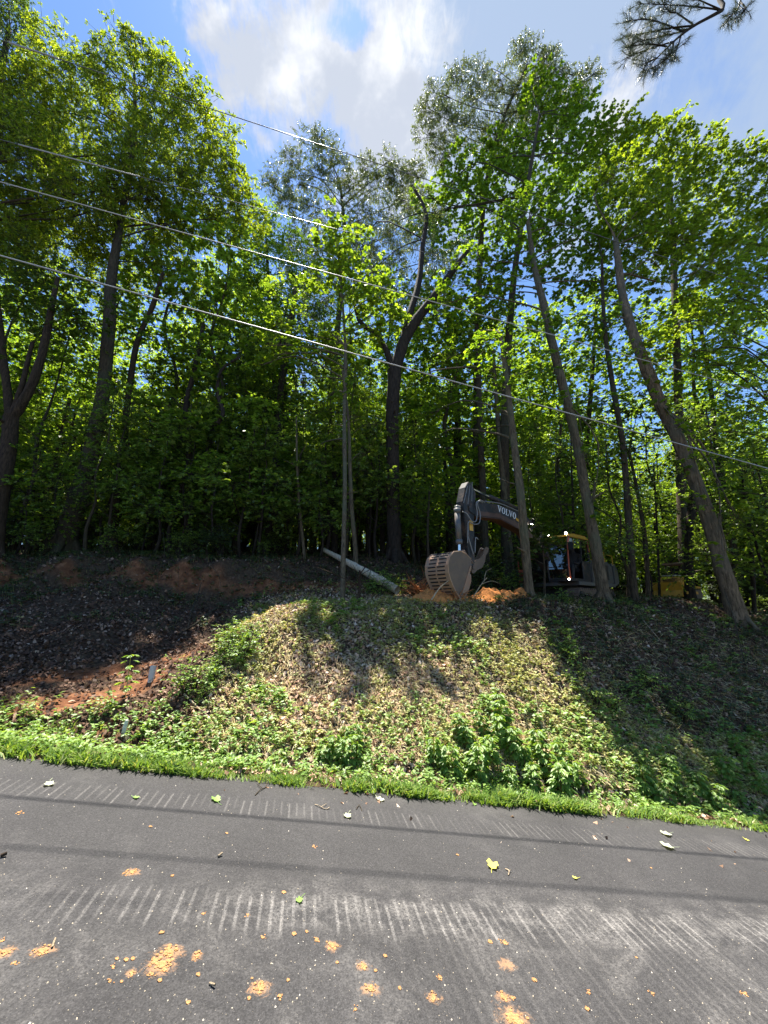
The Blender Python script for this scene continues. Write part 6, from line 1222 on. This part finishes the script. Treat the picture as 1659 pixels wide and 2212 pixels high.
    tag(e, 'dark grey excavator reaching its bucket down to the clay, lamps lit, half hidden by trunks', 'excavator')
    d = Matrix.Rotation(math.radians(218.9), 4, 'Z') @ Vector((.52, .66, 1.32)); p = seated_person((6.81 + d.x, 14.66 + d.y, -.05 + d.z), math.radians(218.9)); tag(p, 'operator in dark clothes and cap sitting in the excavator cab, hands on the levers', 'person')
excavator()
def dozer():
    c = P(1480, 1262, 17.6); e = empty('yellow_dozer', (c[0] - .35, c[1], hz(c[0] - .35, c[1]) + .22), math.radians(215)); e.scale = (.68, .68, .68)
    def part(mb, name, mat, bevel=.01, parent=None, smooth=False): return mb.build(name, M[mat], parent or e, bevel, smooth)
    for s in (-1, 1):
        prof = [(-1.1, .1), (-.95, .02), (.95, .02), (1.1, .1), (1.18, .3), (1.05, .5), (.9, .56), (-.9, .56), (-1.05, .5), (-1.18, .3)]; y0, y1 = sorted((s * .55, s * .92)); m = MB(); m.prism(prof, y0, y1)
        for k in range(14): m.box((-.95 + .146 * k, s * .735, .58), (.04, .4, .05)); m.box((-.95 + .146 * k, s * .735, .0), (.04, .4, .05))
        part(m, 'track', 'steeldark', 0)
    m = MB(); m.prism([(-.9, .5), (1.2, .5), (1.3, .8), (1.25, 1.35), (.3, 1.45), (.1, 1.2), (-.9, 1.2)], -.5, .5); b = part(m, 'body', 'yellow', .04)
    m = MB(); [m.box((1.285, 0, .75 + .08 * k), (.02, .7, .04)) for k in range(7)]; part(m, 'radiator_grille', 'rubber', 0, b)
    m = MB(); m.box((.75, 0, 1.47), (.9, .8, .03)); part(m, 'hood_top', 'white', .01, b)
    for s in (-1, 1): m = MB(); m.box((0, s * .72, .72), (2.0, .42, .12)); m.box((-.2, s * .6, 1.1), (.9, .2, .6)); part(m, 'fender', 'yellow', .02, b)
    m = MB(); m.tube([(.9, .25, 1.45), (.9, .25, 2.0)], .035); part(m, 'exhaust_pipe', 'rubber', 0)
    m = MB(); m.prism([(1.75, .1), (1.85, .12), (1.78, .5), (1.9, 1.0), (1.8, 1.0), (1.68, .5)], -.8, .8); bl = part(m, 'blade', 'yellow', .01)
    for s in (-1, 1): m = MB(); m.box((.9, s * 1.0, .35), (1.8, .09, .16)); m.tube([(1.0, s * .6, .9), (1.75, s * .6, .8)], .05); part(m, 'push_arm', 'yellow', .008, bl)
    m = MB()
    for x in (-.85, .1):
        for y in (-.5, .5): m.tube([(x, y, 1.15), (x * .95, y * .95, 2.2)], .04)
    part(m, 'canopy_posts', 'grey', 0)
    m = MB(); m.box((-.35, 0, 2.28), (1.35, 1.25, .12)); part(m, 'canopy_roof', 'claypaint', .03)
    m = MB(); m.box((-.5, 0, 1.35), (.45, .5, .14)); m.box((-.72, 0, 1.7), (.12, .5, .6)); part(m, 'seat', 'interior', .03)
    tag(e, 'yellow tracked dozer under a canopy, parked behind the vine-clad trunk at right', 'dozer')
M['claypaint'] = paint('faded_roof_paint', (.40, .24, .15), .5)
dozer()
